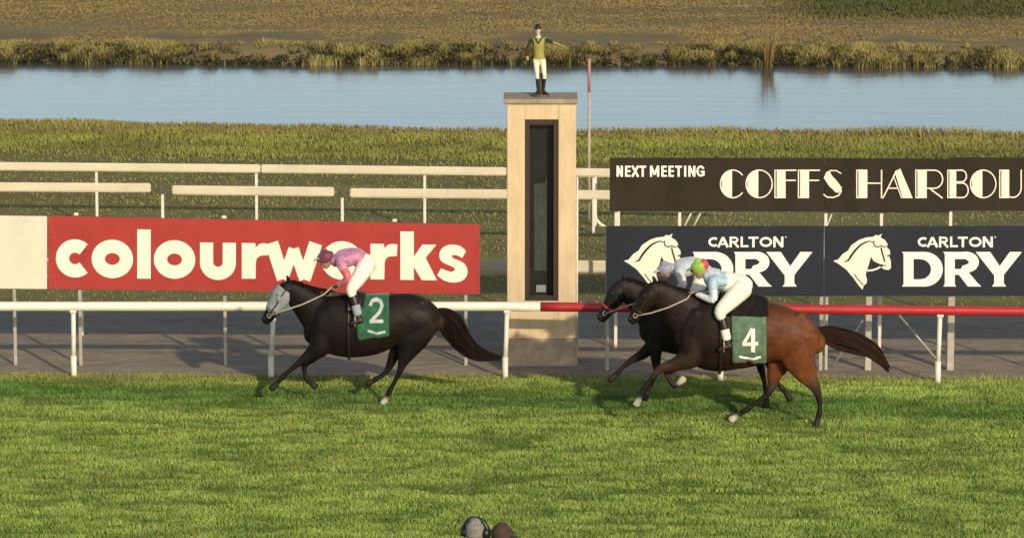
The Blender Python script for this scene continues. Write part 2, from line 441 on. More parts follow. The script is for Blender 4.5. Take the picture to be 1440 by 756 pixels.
# ------------------------------------------------------------------ lettering tools: glyphs are strokes and outlines in board rows
class Ink:
    def __init__(self, Y, base, slope=0.0, x_ref=0): self.Y, self.base, self.k, self.xr = Y, base, slope, x_ref; self.mb = MB(base); self.i = 0
    def pt(self, x, y, off): return P(x, y+self.k*(x-self.xr), self.Y)+Vector((0, -off, 0))
    def poly(self, pts, lift=0):
        self.i += 1; off = .004+lift+.0004*(self.i % 9)
        self.mb.prism([self.pt(x, y, off) for x, y in pts], [self.pt(x, y, 0.0005) for x, y in pts])
    def stroke(self, pts, w, closed=False, lift=0):
        self.i += 1; off = .004+lift+.0004*(self.i % 9)
        n = len(pts); L = []; R = []
        ws = w if isinstance(w, (list, tuple)) else [w]*n
        for i in range(n):
            a = pts[i-1] if (i > 0 or closed) else None; c = pts[(i+1)%n] if (i < n-1 or closed) else None
            p = pts[i]
            d1 = Vector((p[0]-a[0], p[1]-a[1])).normalized() if a else None
            d2 = Vector((c[0]-p[0], c[1]-p[1])).normalized() if c else None
            d1 = d1 or d2; d2 = d2 or d1
            t = (d1+d2).normalized(); nn = Vector((-t.y, t.x)); cs = max(.45, nn.dot(Vector((-d1.y, d1.x))))
            q = nn*(ws[i]/2/cs)
            L.append((p[0]+q.x, p[1]+q.y)); R.append((p[0]-q.x, p[1]-q.y))
        bm = self.mb.bm; b = self.base
        f = [[bm.verts.new(self.pt(x, y, off)-b) for x, y in s] for s in (L, R)]
        g = [[bm.verts.new(self.pt(x, y, .0005)-b) for x, y in s] for s in (L, R)]
        m = n if closed else n-1
        for i in range(m):
            j = (i+1) % n
            bm.faces.new((f[0][i], f[0][j], f[1][j], f[1][i]))
            bm.faces.new((f[0][j], f[0][i], g[0][i], g[0][j])); bm.faces.new((f[1][i], f[1][j], g[1][j], g[1][i]))
        if not closed:
            for i in (0, n-1): bm.faces.new((f[0][i], f[1][i], g[1][i], g[0][i]))
    def build(self, name, m, parent): return self.mb.build(name, m, parent)
def arc(cx, cy, rx, ry, a0, a1, n=22):
    return [(cx+rx*math.cos(math.radians(a0+(a1-a0)*i/n)), cy-ry*math.sin(math.radians(a0+(a1-a0)*i/n))) for i in range(n+1)]

def board(root, Y, corners, m, thick=.035, name='panel'):
    b = root.location; mb = MB(b)
    fr = [P(x, y, Y) for x, y in corners]; bk = [p+Vector((0, thick, 0)) for p in fr]
    v = [mb.bm.verts.new(p-b) for p in fr+bk]
    for q in ((0,1,2,3),(7,6,5,4),(0,4,5,1),(1,5,6,2),(2,6,7,3),(3,7,4,0)): mb.bm.faces.new([v[i] for i in q])
    return mb.build(name, m, root)
def sign_post(root, px, Y, ztop, w=.05, m=None, yoff=.075):
    b = root.location; x = P(px, 450, Y).x; mb = MB(b)
    mb.box((x-w/2, Y+yoff-w/2, -.15), (x+w/2, Y+yoff+w/2, ztop), w*.12)
    return mb.build('post', m or M['galv'], root)

# --- red banner
YS = 60.95
root = empty('banner', (P(372, 500, YS).x, YS, 0), 'red banner reading colourworks in fat cream letters, left of the pillar', 'sign')
board(root, YS, [(68,406),(675,413.5),(675,315.5),(68,303.5)], M['red_sign'])
ik = Ink(YS, root.location, 8/560, 100)
r_ = 9.3; W_ = 18.6
def o_(cx, cy): ik.stroke(arc(cx, cy, 19.8, 17.7, 0, 360, 40)[:-1], W_, True)
ik.stroke(arc(105.5, 363, 17.6, 17.5, 47, 313, 30), W_)
o_(158, 363.0)
ik.poly([(193,390),(212,390),(212,321),(193,321)])
o_(245.5, 362.5)
ik.stroke([(290.5,338),(290.5,366)]+arc(306.5,366,16,15.2,180,360,18)[1:]+[(322.5,338)], W_)
R_OUT = [(521,386.5),(540.5,386.5),(540.8,363),(542.5,357.5),(547,354),(558,353.2),(559,337),(551,336.3),(545,338),(540.5,342.8),(540,336.5),(521,336.5)]
ik.poly([(x-181, y+1.5) for x, y in R_OUT])
ik.stroke([(382,337),(398.5,388)], 18.5); ik.stroke([(398,388),(413,345)], 14.5); ik.stroke([(413,345),(428,388)], 14.5); ik.stroke([(427.5,388),(444,337)], 18.5)
o_(481, 360.5)
ik.poly(R_OUT)
ik.poly([(563,386.5),(582,386.5),(582,318.5),(563,318.5)])
ik.poly([(577,361),(594,336.5),(613.5,336.5),(594,361)]); ik.poly([(577.5,361),(597,352),(614.5,386.5),(593,386.5)])
S_OUT = catmull([(940,345),(895,306),(830,292),(768,303),(724,340),(712,393),(735,438),(790,465),(832,484),(845,503),(825,521),(785,517),(728,494)],3).tolist()+catmull([(694,553),(742,592),(815,614),(890,605),(940,566),(953,510),(930,457),(880,427),(832,408),(819,391),(837,379),(872,386),(908,405)],3).tolist()
ik.poly([(500+x/6.05, 287.8+y/6.05) for x, y in S_OUT])
ik.build('lettering', M['letter'], root)
for px in (112, 316, 436, 655): sign_post(root, px, YS, 1.9, .05, M['galv'])
for px in (105, 207, 318, 415, 560, 640):                      # tie clips along the lower edge
    p = P(px, np.interp(px,[68,675],[407,414]), YS); mb = MB(root.location); mb.box(p+Vector((-.03,.0,-.05)), p+Vector((.03,.03,-.003)), .004); mb.build('clip', M['rust'], root)
for px in (107, 315, 555):
    p = P(px, np.interp(px,[68,675],[302.5,314.5]), YS); mb = MB(root.location); mb.box(p+Vector((-.035,.0,.0)), p+Vector((.035,.05,.045)), .008); mb.build('clip', M['white_board'], root)

# --- blank white board at the left
root = empty('board', (P(0, 500, YS).x, YS+.02, 0), 'blank off white board butting the left end of the red banner', 'sign')
board(root, YS+.02, [(-240,403.5),(66,406),(66,304),(-240,300)], M['white_board'])
for px in (-150, 20): sign_post(root, px, YS+.02, 1.9)

# --- navy boards with the horse emblem
YN = 60.55
EMB = [(70,310),(112,298),(150,252),(196,222),(222,178),(290,132),(350,112),(408,106),(428,90),(452,97),(482,80),(470,112),(508,135),(530,170),(520,190),(546,218),(551,250),(540,266),(556,310),(556,372),(536,387),(500,380),(478,366),(492,345),(444,327),(408,308),(388,272),(376,320),(362,366),(344,422),(356,472),(350,500),(325,520),(318,552),(288,520),(240,452),(180,382),(112,332)]
def navy_board(x0, x1, dx, label, ytop=318, ybot=415.5):
    root = empty('banner', (P((x0+x1)/2, 500, YN).x, YN, 0), label, 'sign', 'navy banners right of the pillar')
    board(root, YN, [(x0,ybot),(x1,ybot+.5),(x1,ytop),(x0,ytop)], M['navy'])
    e = lambda x, y: (x/6+1160+dx, y/6+315)
    ik = Ink(YN, root.location)
    ik.poly([e(*p) for p in EMB])
    ik.stroke([e(*p) for p in [(358,392),(400,388),(440,376),(470,358)]], 2.4)
    ik.build('horse_emblem', M['letter'], root)
    ik = Ink(YN-.006, root.location)
    ik.stroke([e(*p) for p in [(160,322),(200,303),(225,262),(255,222),(300,176),(345,152),(380,143),(412,156)]], [.6,2.6,3.0,3.0,2.6,2,1.4,.8])
    ik.stroke([e(*p) for p in [(414,140),(412,165),(424,186),(452,192),(476,180)]], 1.5)
    ik.stroke([e(*p) for p in [(474,196),(484,240),(496,280),(506,316)]], 2.0)
    ik.stroke([e(*p) for p in [(476,180),(500,196),(520,186)]], 1.2)
    ik.stroke([e(*p) for p in [(478,340),(500,350),(518,346)]], 1.2)
    ik.stroke([e(*p) for p in [(246,418),(282,468),(326,512)]], 1.1)
    ik.stroke([e(*p) for p in [(528,262),(540,268)]], 2.0)
    ik.build('emblem_lines', M['navy'], root)
    ik = Ink(YN, root.location)
    X = lambda v: v+dx            # first written for the right hand board
    # small word
    w = 3.1; t, bt = 333.5, 346.5; md = 340
    ik.stroke(arc(X(1298.5), md, 6.3, 5.2, 50, 310, 16), w)
    ik.stroke([(X(1304.5),bt+1),(X(1311),t)], w); ik.stroke([(X(1311),t),(X(1318),bt+1)], w+.6); ik.stroke([(X(1307),343),(X(1315),343)], 2)
    ik.stroke([(X(1322),bt+1),(X(1322),t-1)], w); ik.stroke([(X(1322),t+.6),(X(1328),t+.6)]+arc(X(1328),337,3.4,3,90,-90,8)+[(X(1323),340)], 2.6); ik.stroke([(X(1326),340),(X(1333),bt+1)], w)
    ik.stroke([(X(1337.5),t-1),(X(1337.5),bt-1)], w); ik.stroke([(X(1336),bt-.6),(X(1347),bt-.6)], 2.8)
    ik.stroke([(X(1347),t+.6),(X(1361),t+.6)], 2.8); ik.stroke([(X(1354),t+2),(X(1354),bt+1)], w+.3)
    ik.stroke(arc(X(1371.5), md, 7.2, 5.4, 0, 360, 24)[:-1], w, True)
    ik.stroke([(X(1383.5),bt+1),(X(1383.5),t-1)], w); ik.stroke([(X(1383.5),t-.5),(X(1394.5),bt+.5)], w+.6); ik.stroke([(X(1394.5),bt+1),(X(1394.5),t-1)], w)
    ik.stroke([(X(1398.6),t-.3),(X(1400.4),t-.3)], 1.6)
    # big word: flared capitals
    def flare(x0, x1, y0, y1): # stem with small wedge feet
        c = 1.6
        ik.poly([(X(x0-c),y1),(X(x0+.6),y1-3.2),(X(x0+.6),y0+3.2),(X(x0-c),y0),(X(x1+c),y0),(X(x1-.4),y0+3.2),(X(x1-.4),y1-3.2),(X(x1+c),y1)])
    Tt, Bt = 354, 402.5; K = 14.5
    flare(1270, 1285, Tt, Bt)
    ik.stroke([(X(1283),Tt+5)]+[(X(1293),Tt+5)]+arc(X(1296),378.3,21.5,19.2,80,-80,18)+[(X(1293),Bt-5),(X(1283),Bt-5)], [10,10]+[11+5.5*math.sin(math.pi*i/18) for i in range(19)]+[10,10])
    flare(1328, 1343, Tt, Bt)
    ik.stroke([(X(1341),Tt+5),(X(1353),Tt+5)]+arc(X(1355),368.3,14.5,9.6,85,-85,14)+[(X(1353),382),(X(1341),382)], [10,10]+[10+4*math.sin(math.pi*i/14) for i in range(15)]+[8,8])
    ik.poly([(X(1346),383),(X(1360),380),(X(1374),397),(X(1380),402.5),(X(1361),402.5)])
    ik.poly([(X(1372),354),(X(1392.5),354),(X(1410.5),381),(X(1398),387)]); ik.poly([(X(1420),354),(X(1437),354),(X(1410),388),(X(1400),382)])
    ik.poly([(X(1395),402.5),(X(1398),398),(X(1398),380),(X(1411.5),378),(X(1411.5),398),(X(1415),402.5)])
    ik.build('lettering', M['letter_w'], root)
    return root
nb = navy_board(853, 1158.5, -294.5, 'navy banner with white horse head emblem, half hidden behind the two trailing horses')
for px in (854, 1155): sign_post(nb, px, YN, 2.2, .055)
nb = navy_board(1159.5, 1466, 0, 'navy banner with white horse head emblem, unobstructed above the red rail')
for px, w in ((1163,.045), (1222,.10), (1338,.11), (1460,.05)): sign_post(nb, px, YN, 2.2, w, M['galv'], .10)
def brace(root, a, c, r=.016):
    mb = MB(root.location); mb.tube([P(a[0],a[1],YN+.3), P(c[0],c[1],YN+.12)], r, 8); mb.build('brace', M['galv'], root)
brace(nb, (1163,526), (1222,438)); brace(nb, (1262,440), (1318,506))
nb3 = empty('banner', (P(1560,500,YN).x, YN, 0), 'blank end of the row of navy banners at the right', 'sign', None)
board(nb3, YN, [(1467,416),(1700,416.5),(1700,318),(1467,318)], M['navy']); sign_post(nb3, 1690, YN, 2.2)

# --- brown NEXT MEETING board
YB = 62.4
root = empty('notice_board', (P(1150,480,YB).x, YB, 0), 'dark brown board reading NEXT MEETING COFFS HARBOUR above the navy banners', 'sign')
for i, (a, c, d) in enumerate([(857.5,1160,0),(1160.8,1335,-1.5),(1335.8,1500,.8)]):
    o = board(root, YB+.004*i, [(a,297-d),(c,297.5-d),(c,222.5-d*.6),(a,222-d*.6)], M['board'])
ik = Ink(YB-.006, root.location)
# condensed words
t, bt = 233, 248.5; md = 240.5; w = 3.1
def nN(x, e=9): ik.stroke([(x,bt),(x,t)], w); ik.stroke([(x,t+.5),(x+e-w,bt-.5)], w); ik.stroke([(x+e-w,bt),(x+e-w,t)], w)
def nE(x):
    ik.stroke([(x,bt),(x,t)], w)
    for yy in (t+1.3, md, bt-1.3): ik.stroke([(x,yy),(x+6.2,yy)], 2.6)
def nT(x): ik.stroke([(x-1,t+1.4),(x+8.5,t+1.4)], 2.9); ik.stroke([(x+3.8,t),(x+3.8,bt)], w)
nN(868.5); nE(880.5); ik.stroke([(889,t),(897.5,bt)], w); ik.stroke([(897.5,t),(889,bt)], w); nT(900)
ik.stroke([(915.5,bt),(915.5,t)], w); ik.stroke([(915.5,t),(920.5,bt-3)], w); ik.stroke([(920.5,bt-3),(925.5,t)], w); ik.stroke([(925.5,t),(925.5,bt)], w)
nE(931.5); nE(941.5); nT(950.5); ik.stroke([(963.5,bt),(963.5,t)], w); nN(969.5, 10)
ik.stroke([(989.5,t+4.2)]+arc(985.3,md,4.6,6.4,55,180,8)+arc(985.3,md,4.6,6.4,180,300,8)+[(989.5,bt-3),(989.5,md+1),(985.5,md+1)], 2.8)
ik.build('lettering', M['letter_w'], root)
# engraved fat face capitals
ik = Ink(YB-.006, root.location)
Tt, Bt = 238.5, 278.5; M_ = 258.5
def seg(cx, rx, ry, x0, x1):   # slab of an ellipse between two verticals
    up = []; n = 14
    for i in range(n+1):
        x = x0+(x1-x0)*i/n; up.append((x, M_-ry*math.sqrt(max(0, 1-((x-cx)/rx)**2))))
    return up+[(x, 2*M_-y) for x, y in up[::-1]]
def CO(x, wd, full):
    cx = x+wd/2; rx = wd/2; ry = 20
    ik.poly(seg(cx, rx-.1, ry, x+2.6, x+wd*.47))
    ik.stroke(arc(cx, M_, rx-.6, ry-.6, 0, 360, 44)[:-1] if full else arc(cx, M_, rx-.6, ry-.6, 38, 322, 40), 1.7, full)
def stem(x, wd=12.5):
    ik.stroke([(x+.8,Tt),(x+.8,Bt)], 1.6); ik.poly([(x+3.2,Bt),(x+3.2+wd,Bt),(x+3.2+wd,Tt),(x+3.2,Tt)])
    ik.stroke([(x,Tt+.7),(x+4,Tt+.7)], 1.4); ik.stroke([(x,Bt-.7),(x+4,Bt-.7)], 1.4)
def FF(x): stem(x); ik.stroke([(x+15,Tt+.9),(x+31,Tt+.9)], 1.9); ik.stroke([(x+15,M_-5),(x+30,M_-5)], 1.8)
CO(1012.5, 36, False); CO(1048.5, 38, True); FF(1089); FF(1122)
ik.stroke([(1165,Tt+3),(1164,Tt+10),(1171,M_-1),(1178,M_+7),(1177,Bt-8)], [5,11,13,11,5])
ik.stroke([(1183,Tt+5.5),(1176,Tt+1.4),(1168,Tt+1.2),(1161.5,Tt+6),(1160.5,Tt+12),(1166,M_),(1173,M_+8)], 1.6)
ik.stroke([(1158,Bt-5.5),(1163,Bt-1.4),(1172,Bt-1),(1179.5,Bt-4),(1183,Bt-10),(1181,Bt-15)], 1.8)
stem(1204); ik.stroke([(1219,M_-1),(1239,M_-1)], 1.8); ik.stroke([(1239.6,Tt),(1239.6,Bt)], 1.9)
ik.stroke([(1241.5,Bt),(1261,Tt+1)], 1.9); ik.poly([(1258,Tt+3),(1266,Tt-1.5),(1283.5,Bt),(1269.5,Bt)]); ik.stroke([(1256,Tt+8),(1268,Bt)], 1.4); ik.stroke([(1248,M_+6),(1263,M_+6)], 1.7)
def bowl(x0, x1, y0, y1, w=1.8): ik.stroke([(x0,y0+.8),((x0+x1)/2,y0+.8)]+arc((x0+x1)/2,(y0+y1)/2,(x1-x0)/2,(y1-y0)/2-.8,88,-88,16)+[((x0+x1)/2,y1-.8),(x0,y1-.8)], w)
stem(1287, 13); bowl(1302, 1325.5, Tt, M_+7); ik.stroke([(1308,M_+7),(1325.5,Bt)], 2.0)
stem(1332, 9.5); bowl(1345, 1359, Tt, M_-2); bowl(1345, 1361.5, M_-2, Bt)
CO(1364, 37, True)
stem(1405, 11); ik.stroke([(1412,Tt),(1412,M_+6)]+arc(1424,M_+5,12,14,180,360,16)+[(1436,Tt)], 1.8); stem(1442, 13); bowl(1457, 1480, Tt, M_+7); ik.stroke([(1463,M_+7),(1480,Bt)], 2.0)
ik.build('lettering', M['letter'], root)
for px in (866, 955, 1160, 1238, 1335, 1480): sign_post(root, px, YB, 2.9, .05, M['post_white'], .09)
for a, c in (((955,318),(975,300)), ((968,318),(988,300)), ((1158,318),(1172,300))):
    mb = MB(root.location); mb.tube([P(a[0],a[1]+14,YB+.25), P(c[0],c[1]-6,YB+.1)], .014, 8); mb.build('brace', M['post_white'], root)

# ------------------------------------------------------------------ winning post pillar
YP = 60.95
pc = P(761, 520, YP); pil = empty('winning_post', (pc.x, YP, 0), 'tall cream rendered winning post pillar with a dark glass slot', 'pillar')
b = pil.location
xl, xr = P(713,300,YP).x, P(810,300,YP).x
il, ir = P(738,300,YP).x, P(785,300,YP).x
zt = P(760,146,YP).z; zs = P(760,168,YP).z; zb = P(760,423,YP).z; zp = P(760,476,YP).z; dep = .8
mb = MB(b)
mb.box((xl,YP,zp), (il,YP+dep,zt), .012).box((ir,YP,zp), (xr,YP+dep,zt), .012)
mb.box((il-.001,YP+.001,zs), (ir+.001,YP+dep-.002,zt-.002)).box((il-.001,YP+.001,zp+.001), (ir+.001,YP+dep-.002,zb))
mb.box((il-.01,YP+.42,zb-.01), (ir+.01,YP+dep-.004,zs+.01))
mb.build('shaft', M['cream'], pil)
MB(b).box((xl-.006,YP-.006,-.1), (xr+.006,YP+dep+.006,zp-.004), .012).build('plinth', M['plinth'], pil)
MB(b).box((xl-.05,YP-.05,zt+.002), (xr+.03,YP+dep+.05,zt+.075), .012).build('capstone', M['capstone'], pil)
mb = MB(b); fw = .075
for a, c in (((il,YP+.03,zb),(il+fw,YP+.14,zs)), ((ir-fw,YP+.03,zb),(ir,YP+.14,zs)), ((il+fw,YP+.032,zs-.09),(ir-fw,YP+.138,zs)), ((il+fw,YP+.032,zb),(ir-fw,YP+.138,zb+.08))):
    mb.box(Vector(a)+Vector((.002,0,.002)), Vector(c)-Vector((.002,0,.002)), .004)
mb.build('slot_frame', M['dark_frame'], pil)
MB(b).box((il+.01,YP+.25,zb+.01), (ir-.01,YP+.27,zs-.01)).build('glass_pane', M['glass'], pil)
z0, z1 = P(760,384,YP).z, P(760,262,YP).z
MB(b).prism([(P(751,300,YP).x,YP+.235,z0),(P(769,300,YP).x,YP+.235,z0),(P(769,300,YP).x,YP+.235,z1+.12),(P(766,300,YP).x,YP+.235,z1+.02),(P(751,300,YP).x,YP+.235,z1)],
            [(P(751,300,YP).x,YP+.248,z0),(P(769,300,YP).x,YP+.248,z0),(P(769,300,YP).x,YP+.248,z1+.12),(P(766,300,YP).x,YP+.248,z1+.02),(P(751,300,YP).x,YP+.248,z1)]).build('mirror_strip', M['mirror'], pil)
a = P(754,414,YP); c = P(768,404,YP)
MB(b).box((a.x,YP+.22,a.z),(c.x,YP+.245,c.z),.004).build('name_plate', M['hood'], pil)
a = P(713,520,YP)
# thin conduit down the right side of the shaft
mb = MB(b); mb.tube([(xr+.02,YP+.1,0),(xr+.02,YP+.1,P(760,250,YP).z)], .016, 8); mb.build('conduit', M['post_white'], pil)

# flag pole and bent pipe behind the pillar
b0 = G(828, 310); fp = empty('flag_pole', (b0.x, b0.y, 0), 'thin pole with a faded red top rising right of the pillar', 'pole')
ztop = P(828,80,b0.y).z; zm = P(828,130,b0.y).z
MB(fp.location).tube([(b0.x,b0.y,-.1),(b0.x,b0.y,zm)], .029, 10).build('shaft', mat('weathered_pinkish_pole', (.40,.31,.26), .7, .3, .2, 6), fp)
MB(fp.location).tube([(b0.x,b0.y,zm),(b0.x,b0.y,ztop-.03)], .030, 10).build('red_top', mat('faded_red', (.38,.19,.17), .7, .3), fp)
MB(fp.location).ball((b0.x,b0.y,ztop), .045).build('finial', M['rust'], fp)
b1 = G(837, 318); bpp = MB((b1.x,b1.y,0))
bpp.tube([P(837,248,b1.y), P(837,300,b1.y), P(838,308,b1.y), P(844,315,b1.y), P(852,320,b1.y), P(862,326,b1.y)+Vector((0,0,0))], .033, 10)
bpp.tube([(P(837,300,b1.y).x,b1.y,-.1),(P(837,300,b1.y).x,b1.y,P(837,302,b1.y).z)], .03, 10)
tag(bpp.build('bent_pipe', M['post_white']), 'short white bent pipe standing between the flag pole and the brown board', 'pipe')

# ------------------------------------------------------------------ organic bodies
def bent(A, sub):
    """straight bones with only slightly rounded joints"""
    A = np.asarray(A, float); t = np.linspace(0, len(A)-1, (len(A)-1)*sub+1)
    C = np.stack([np.interp(t, np.arange(len(A)), A[:,k]) for k in range(A.shape[1])], 1)
    D = C.copy(); D[1:-1] = .25*C[:-2]+.5*C[1:-1]+.25*C[2:]
    D[:,3:] = catmull(A[:,3:], sub)
    return D
def loft(bm, pts, ra, rb, lat, base, n=18, sub=6, samples=None, col=None, bone=False):
    """tapered tube: ra = radius in the bending plane, rb = radius along the lateral axis lat"""
    A = (bent if bone else catmull)(np.concatenate([np.array([list(p) for p in pts]), np.array(ra)[:,None], np.array(rb)[:,None]], 1), sub)
    c = A[:,:3]; r1 = np.maximum(A[:,3], .003); r2 = np.maximum(A[:,4], .003)
    if samples is not None:
        cc = catmull(np.array([list(x) for x in col]), sub) if isinstance(col, list) else np.tile(col, (len(c),1))
        for i in range(len(c)): samples.append((*c[i], (r1[i]+r2[i])/2, *np.clip(cc[i],0,1)))
    lat = Vector(lat).normalized(); rings = []
    m = len(c)
    def ring(p, t, a, b):
        L = (lat-t*lat.dot(t)).normalized(); N = t.cross(L)
        return [bm.verts.new(p+L*(b*math.cos(2*math.pi*k/n))+N*(a*math.sin(2*math.pi*k/n))-base) for k in range(n)]
    T = [(Vector(c[min(i+1,m-1)])-Vector(c[max(i-1,0)])).normalized() for i in range(m)]
    for s in (70, 45, 22): # rounded start
        a = math.radians(s); rings.append(ring(Vector(c[0])-T[0]*(min(r1[0],r2[0])*math.sin(a)*.8), T[0], r1[0]*math.cos(a), r2[0]*math.cos(a)))
    for i in range(m): rings.append(ring(Vector(c[i]), T[i], r1[i], r2[i]))
    for s in (22, 45, 70):
        a = math.radians(s); rings.append(ring(Vector(c[-1])+T[-1]*(min(r1[-1],r2[-1])*math.sin(a)*.8), T[-1], r1[-1]*math.cos(a), r2[-1]*math.cos(a)))
    for a, b in zip(rings, rings[1:]):
        for k in range(n): bm.faces.new((a[k], a[(k+1)%n], b[(k+1)%n], b[k]))
    bm.faces.new(rings[0][::-1]); bm.faces.new(rings[-1])
def organic(name, bm, base, m, parent, voxel=.016, smooth=5, samples=None, spots=(), fn=None):
    bmesh.ops.recalc_face_normals(bm, faces=bm.faces)
    me = bpy.data.meshes.new(name+'_src'); bm.to_mesh(me); bm.free()
    o = bpy.data.objects.new(name, me); COL.objects.link(o)
    r = o.modifiers.new('r', 'REMESH'); r.mode = 'VOXEL'; r.voxel_size = voxel; r.adaptivity = 0
    s = o.modifiers.new('s', 'SMOOTH'); s.factor = .5; s.iterations = smooth
    dg = bpy.context.evaluated_depsgraph_get()
    me2 = bpy.data.meshes.new_from_object(o.evaluated_get(dg))
    bpy.data.objects.remove(o); bpy.data.meshes.remove(me)
    me2.name = name; me2.materials.clear()
    me2.polygons.foreach_set('use_smooth', np.ones(len(me2.polygons), bool))
    if samples:
        v = np.empty(len(me2.vertices)*3); me2.vertices.foreach_get('co', v); v = v.reshape(-1,3)+np.array(base)
        s = np.array(samples); c = np.ones((len(v),4), np.float32)
        for a in range(0, len(v), 4000):
            q = v[a:a+4000]; d = np.linalg.norm(q[:,None]-s[None,:,:3], axis=2)/s[None,:,3]
            wgt = np.exp(-(d-d.min(1,keepdims=True))*7)
            c[a:a+4000,:3] = (wgt[:,:,None]*s[None,:,4:7]).sum(1)/wgt.sum(1)[:,None]
        for p, r_, k in spots:
            d = np.linalg.norm(v-np.array(p), axis=1); t = np.clip(1.5-d/r_, 0, 1)[:,None]
            c[:,:3] = c[:,:3]*(1-t)+np.array(k)*t
        if fn is not None: c[:,:3] = fn(v, c[:,:3])
        at = me2.attributes.new('col', 'FLOAT_COLOR', 'POINT'); at.data.foreach_set('color', c.ravel())
    return obj(name, me2, m, parent)

LAT = (0,1,0)
class Horse:
    """skeleton points are (photo column, photo row, lateral offset)"""
    def __init__(self, name, label, cat, Y, cx, spec, group):
        self.Y = Y; self.sp = spec
        self.root = empty(name, (P(cx, 500, Y).x, Y, 0), label, cat, group); self.b = self.root.location.copy()
        self.build()
    def w(self, p):
        off = p[2] if len(p) > 2 else 0
        q = P(p[0]+self.sp['dx'], p[1]+self.sp['dy'], self.Y+off)
        # keep the drawn row and column: the offset only moves along the line of sight plane
        return q
    def tr(self, x): # trunk outline at a column
        t = self.sp['trunk']; xs = [q[0] for q in t]
        return [float(np.interp(x, xs, [q[i] for q in t])) for i in (1,2,3)]
    def surf(self, x, y, off, side=-1):
        top, bot, hw = self.tr(x); zc = self.w((x,(top+bot)/2)).z; hh = (self.w((x,top)).z-self.w((x,bot)).z)/2
        z = self.w((x, y)).z; s = max(-1, min(1, (z-zc)/hh)); c = math.sqrt(1-s*s)
        return Vector((self.w((x,y)).x, self.Y+side*(hw*c+off), z+off*s))
    def build(self):
        sp, b = self.sp, self.b; bm = bmesh.new(); S_ = []
        pxm = (self.w((1,0)).x-self.w((0,0)).x)
        tr = sp['trunk']
        c = [sp['body_col'](i/(len(tr)-1)) for i in range(len(tr))]
        loft(bm, [self.w((x,(a+d)/2)) for x,a,d,_ in tr], [(d-a)/2*pxm*1.015 for _,a,d,_ in tr], [h for *_,h in tr], LAT, b, 24, 6, S_, c)
        for key, cc in (('neck', sp['neck_col']), ('head', sp['head_col'])):
            t = sp[key]; loft(bm, [self.w(q[:2]) for q in t], [q[2] for q in t], [q[3] for q in t], LAT, b, 20, 6, S_, cc)
        hd = sp['head']
        # jaw bulge, ears
        for lat in (-1, 1):
            j = hd[1]; loft(bm, [self.w((j[0]+2, j[1]+3, lat*.045)), self.w((j[0]+4, j[1]+9, lat*.045))], [.085,.055], [.04,.035], LAT, b, 12, 4, S_, sp['head_col'])
            e = sp['ear']; loft(bm, [self.w((e[0][0], e[0][1], lat*.05)), self.w((e[1][0], e[1][1], lat*.06)), self.w((e[2][0], e[2][1], lat*.065))], [.030,.034,.008], [.022,.022,.006], LAT, b, 10, 4, S_, sp['head_col'])
        for leg in sp['legs']:
            pts = [self.w((q[0], q[1], q[4])) for q in leg]
            cc = [sp['leg_col'](i/(len(leg)-1), leg[0][5]) for i in range(len(leg))]
            loft(bm, pts, [q[2] for q in leg], [q[3] for q in leg], LAT, b, 14, 6, S_, cc, True)
            # hoof: a small flared block
            f, h_ = pts[-2], pts[-1]; d = (h_-f).normalized()
            loft(bm, [h_-d*.02, h_+d*.035, h_+d*.07], [.042,.052,.058], [.038,.046,.050], LAT, b, 12, 3, S_, leg[0][6])
            # knee / hock cap and tendon
            q = leg[sp['joint']]
        spots = []
        for lat in (-1, 1):   # muscles of shoulder and quarter
            for mu in sp['muscle']:
                loft(bm, [self.w((x,y,lat*(l-.055))) for x,y,_,_,l in mu], [q[2] for q in mu], [q[3] for q in mu], LAT, b, 14, 5, S_, sp['body_col']((mu[0][0]-tr[0][0])/(tr[-1][0]-tr[0][0])))
        body = organic('body', bm, b, M['coat'], self.root, .014, 8, S_, spots)
        # eye, nostril
        e = hd[1]; ey = self.w((e[0]-5, e[1]-2, -.098))
        for lat in (-1, 1):
            p = self.w((e[0]-6, e[1]-1, lat*.088)); MB(b).ball(p, .021).build('eye', M['goggle'], self.root)
            p = self.w((hd[-1][0]-1.5, hd[-1][1]-3, lat*.042)); MB(b).ball(p, .017, (1,.5,1.2)).build('nostril', M['black'], self.root)
        # tail: a bundle of hair strands following one sweep
        bm = bmesh.new(); T = sp['tail']; tp = [(q[0], q[1]) for q in T]
        loft(bm, [self.w(q[:2]) for q in T], [q[2]*.40*(1-.6*i/len(T)) for i, q in enumerate(T)], [q[2]*.30 for q in T], LAT, b, 12, 6)
        rr = random.Random(sp['seed'])
        for i in range(120):
            a = rr.uniform(-1,1); l = rr.uniform(-1,1); e = rr.uniform(.45, 1.35); pts = []; R = []
            n = len(T); m_ = n if rr.random() < .6 else (n-1 if rr.random() < .7 else n-2)
            for k in range(m_):
                q = T[k]; px = q[0]; py = q[1]; nx = T[min(k+1,n-1)][0]-T[max(k-1,0)][0]; ny = T[min(k+1,n-1)][1]-T[max(k-1,0)][1]
                ln = math.hypot(nx, ny); o = a*q[2]/pxm*(.95 if k else .3)+rr.uniform(-1,1)*1.3*(k > 1)
                g = (k/(n-1))*(e-1)
                pts.append(self.w((px-ny/ln*o+nx*g*.55, py+nx/ln*o+ny*g*.55, l*q[2]*.5))); R.append(.011 if k < m_-1 else .003)
            loft(bm, pts, R, R, LAT, b, 5, 4)
        me = bpy.data.meshes.new('tail'); bmesh.ops.recalc_face_normals(bm, faces=bm.faces)
        for f in bm.faces: f.smooth = True
        bm.to_mesh(me); bm.free(); obj('tail', me, sp.get('tail_mat', M['hair']), self.root)
        # mane
        bm = bmesh.new(); mn = sp['mane']
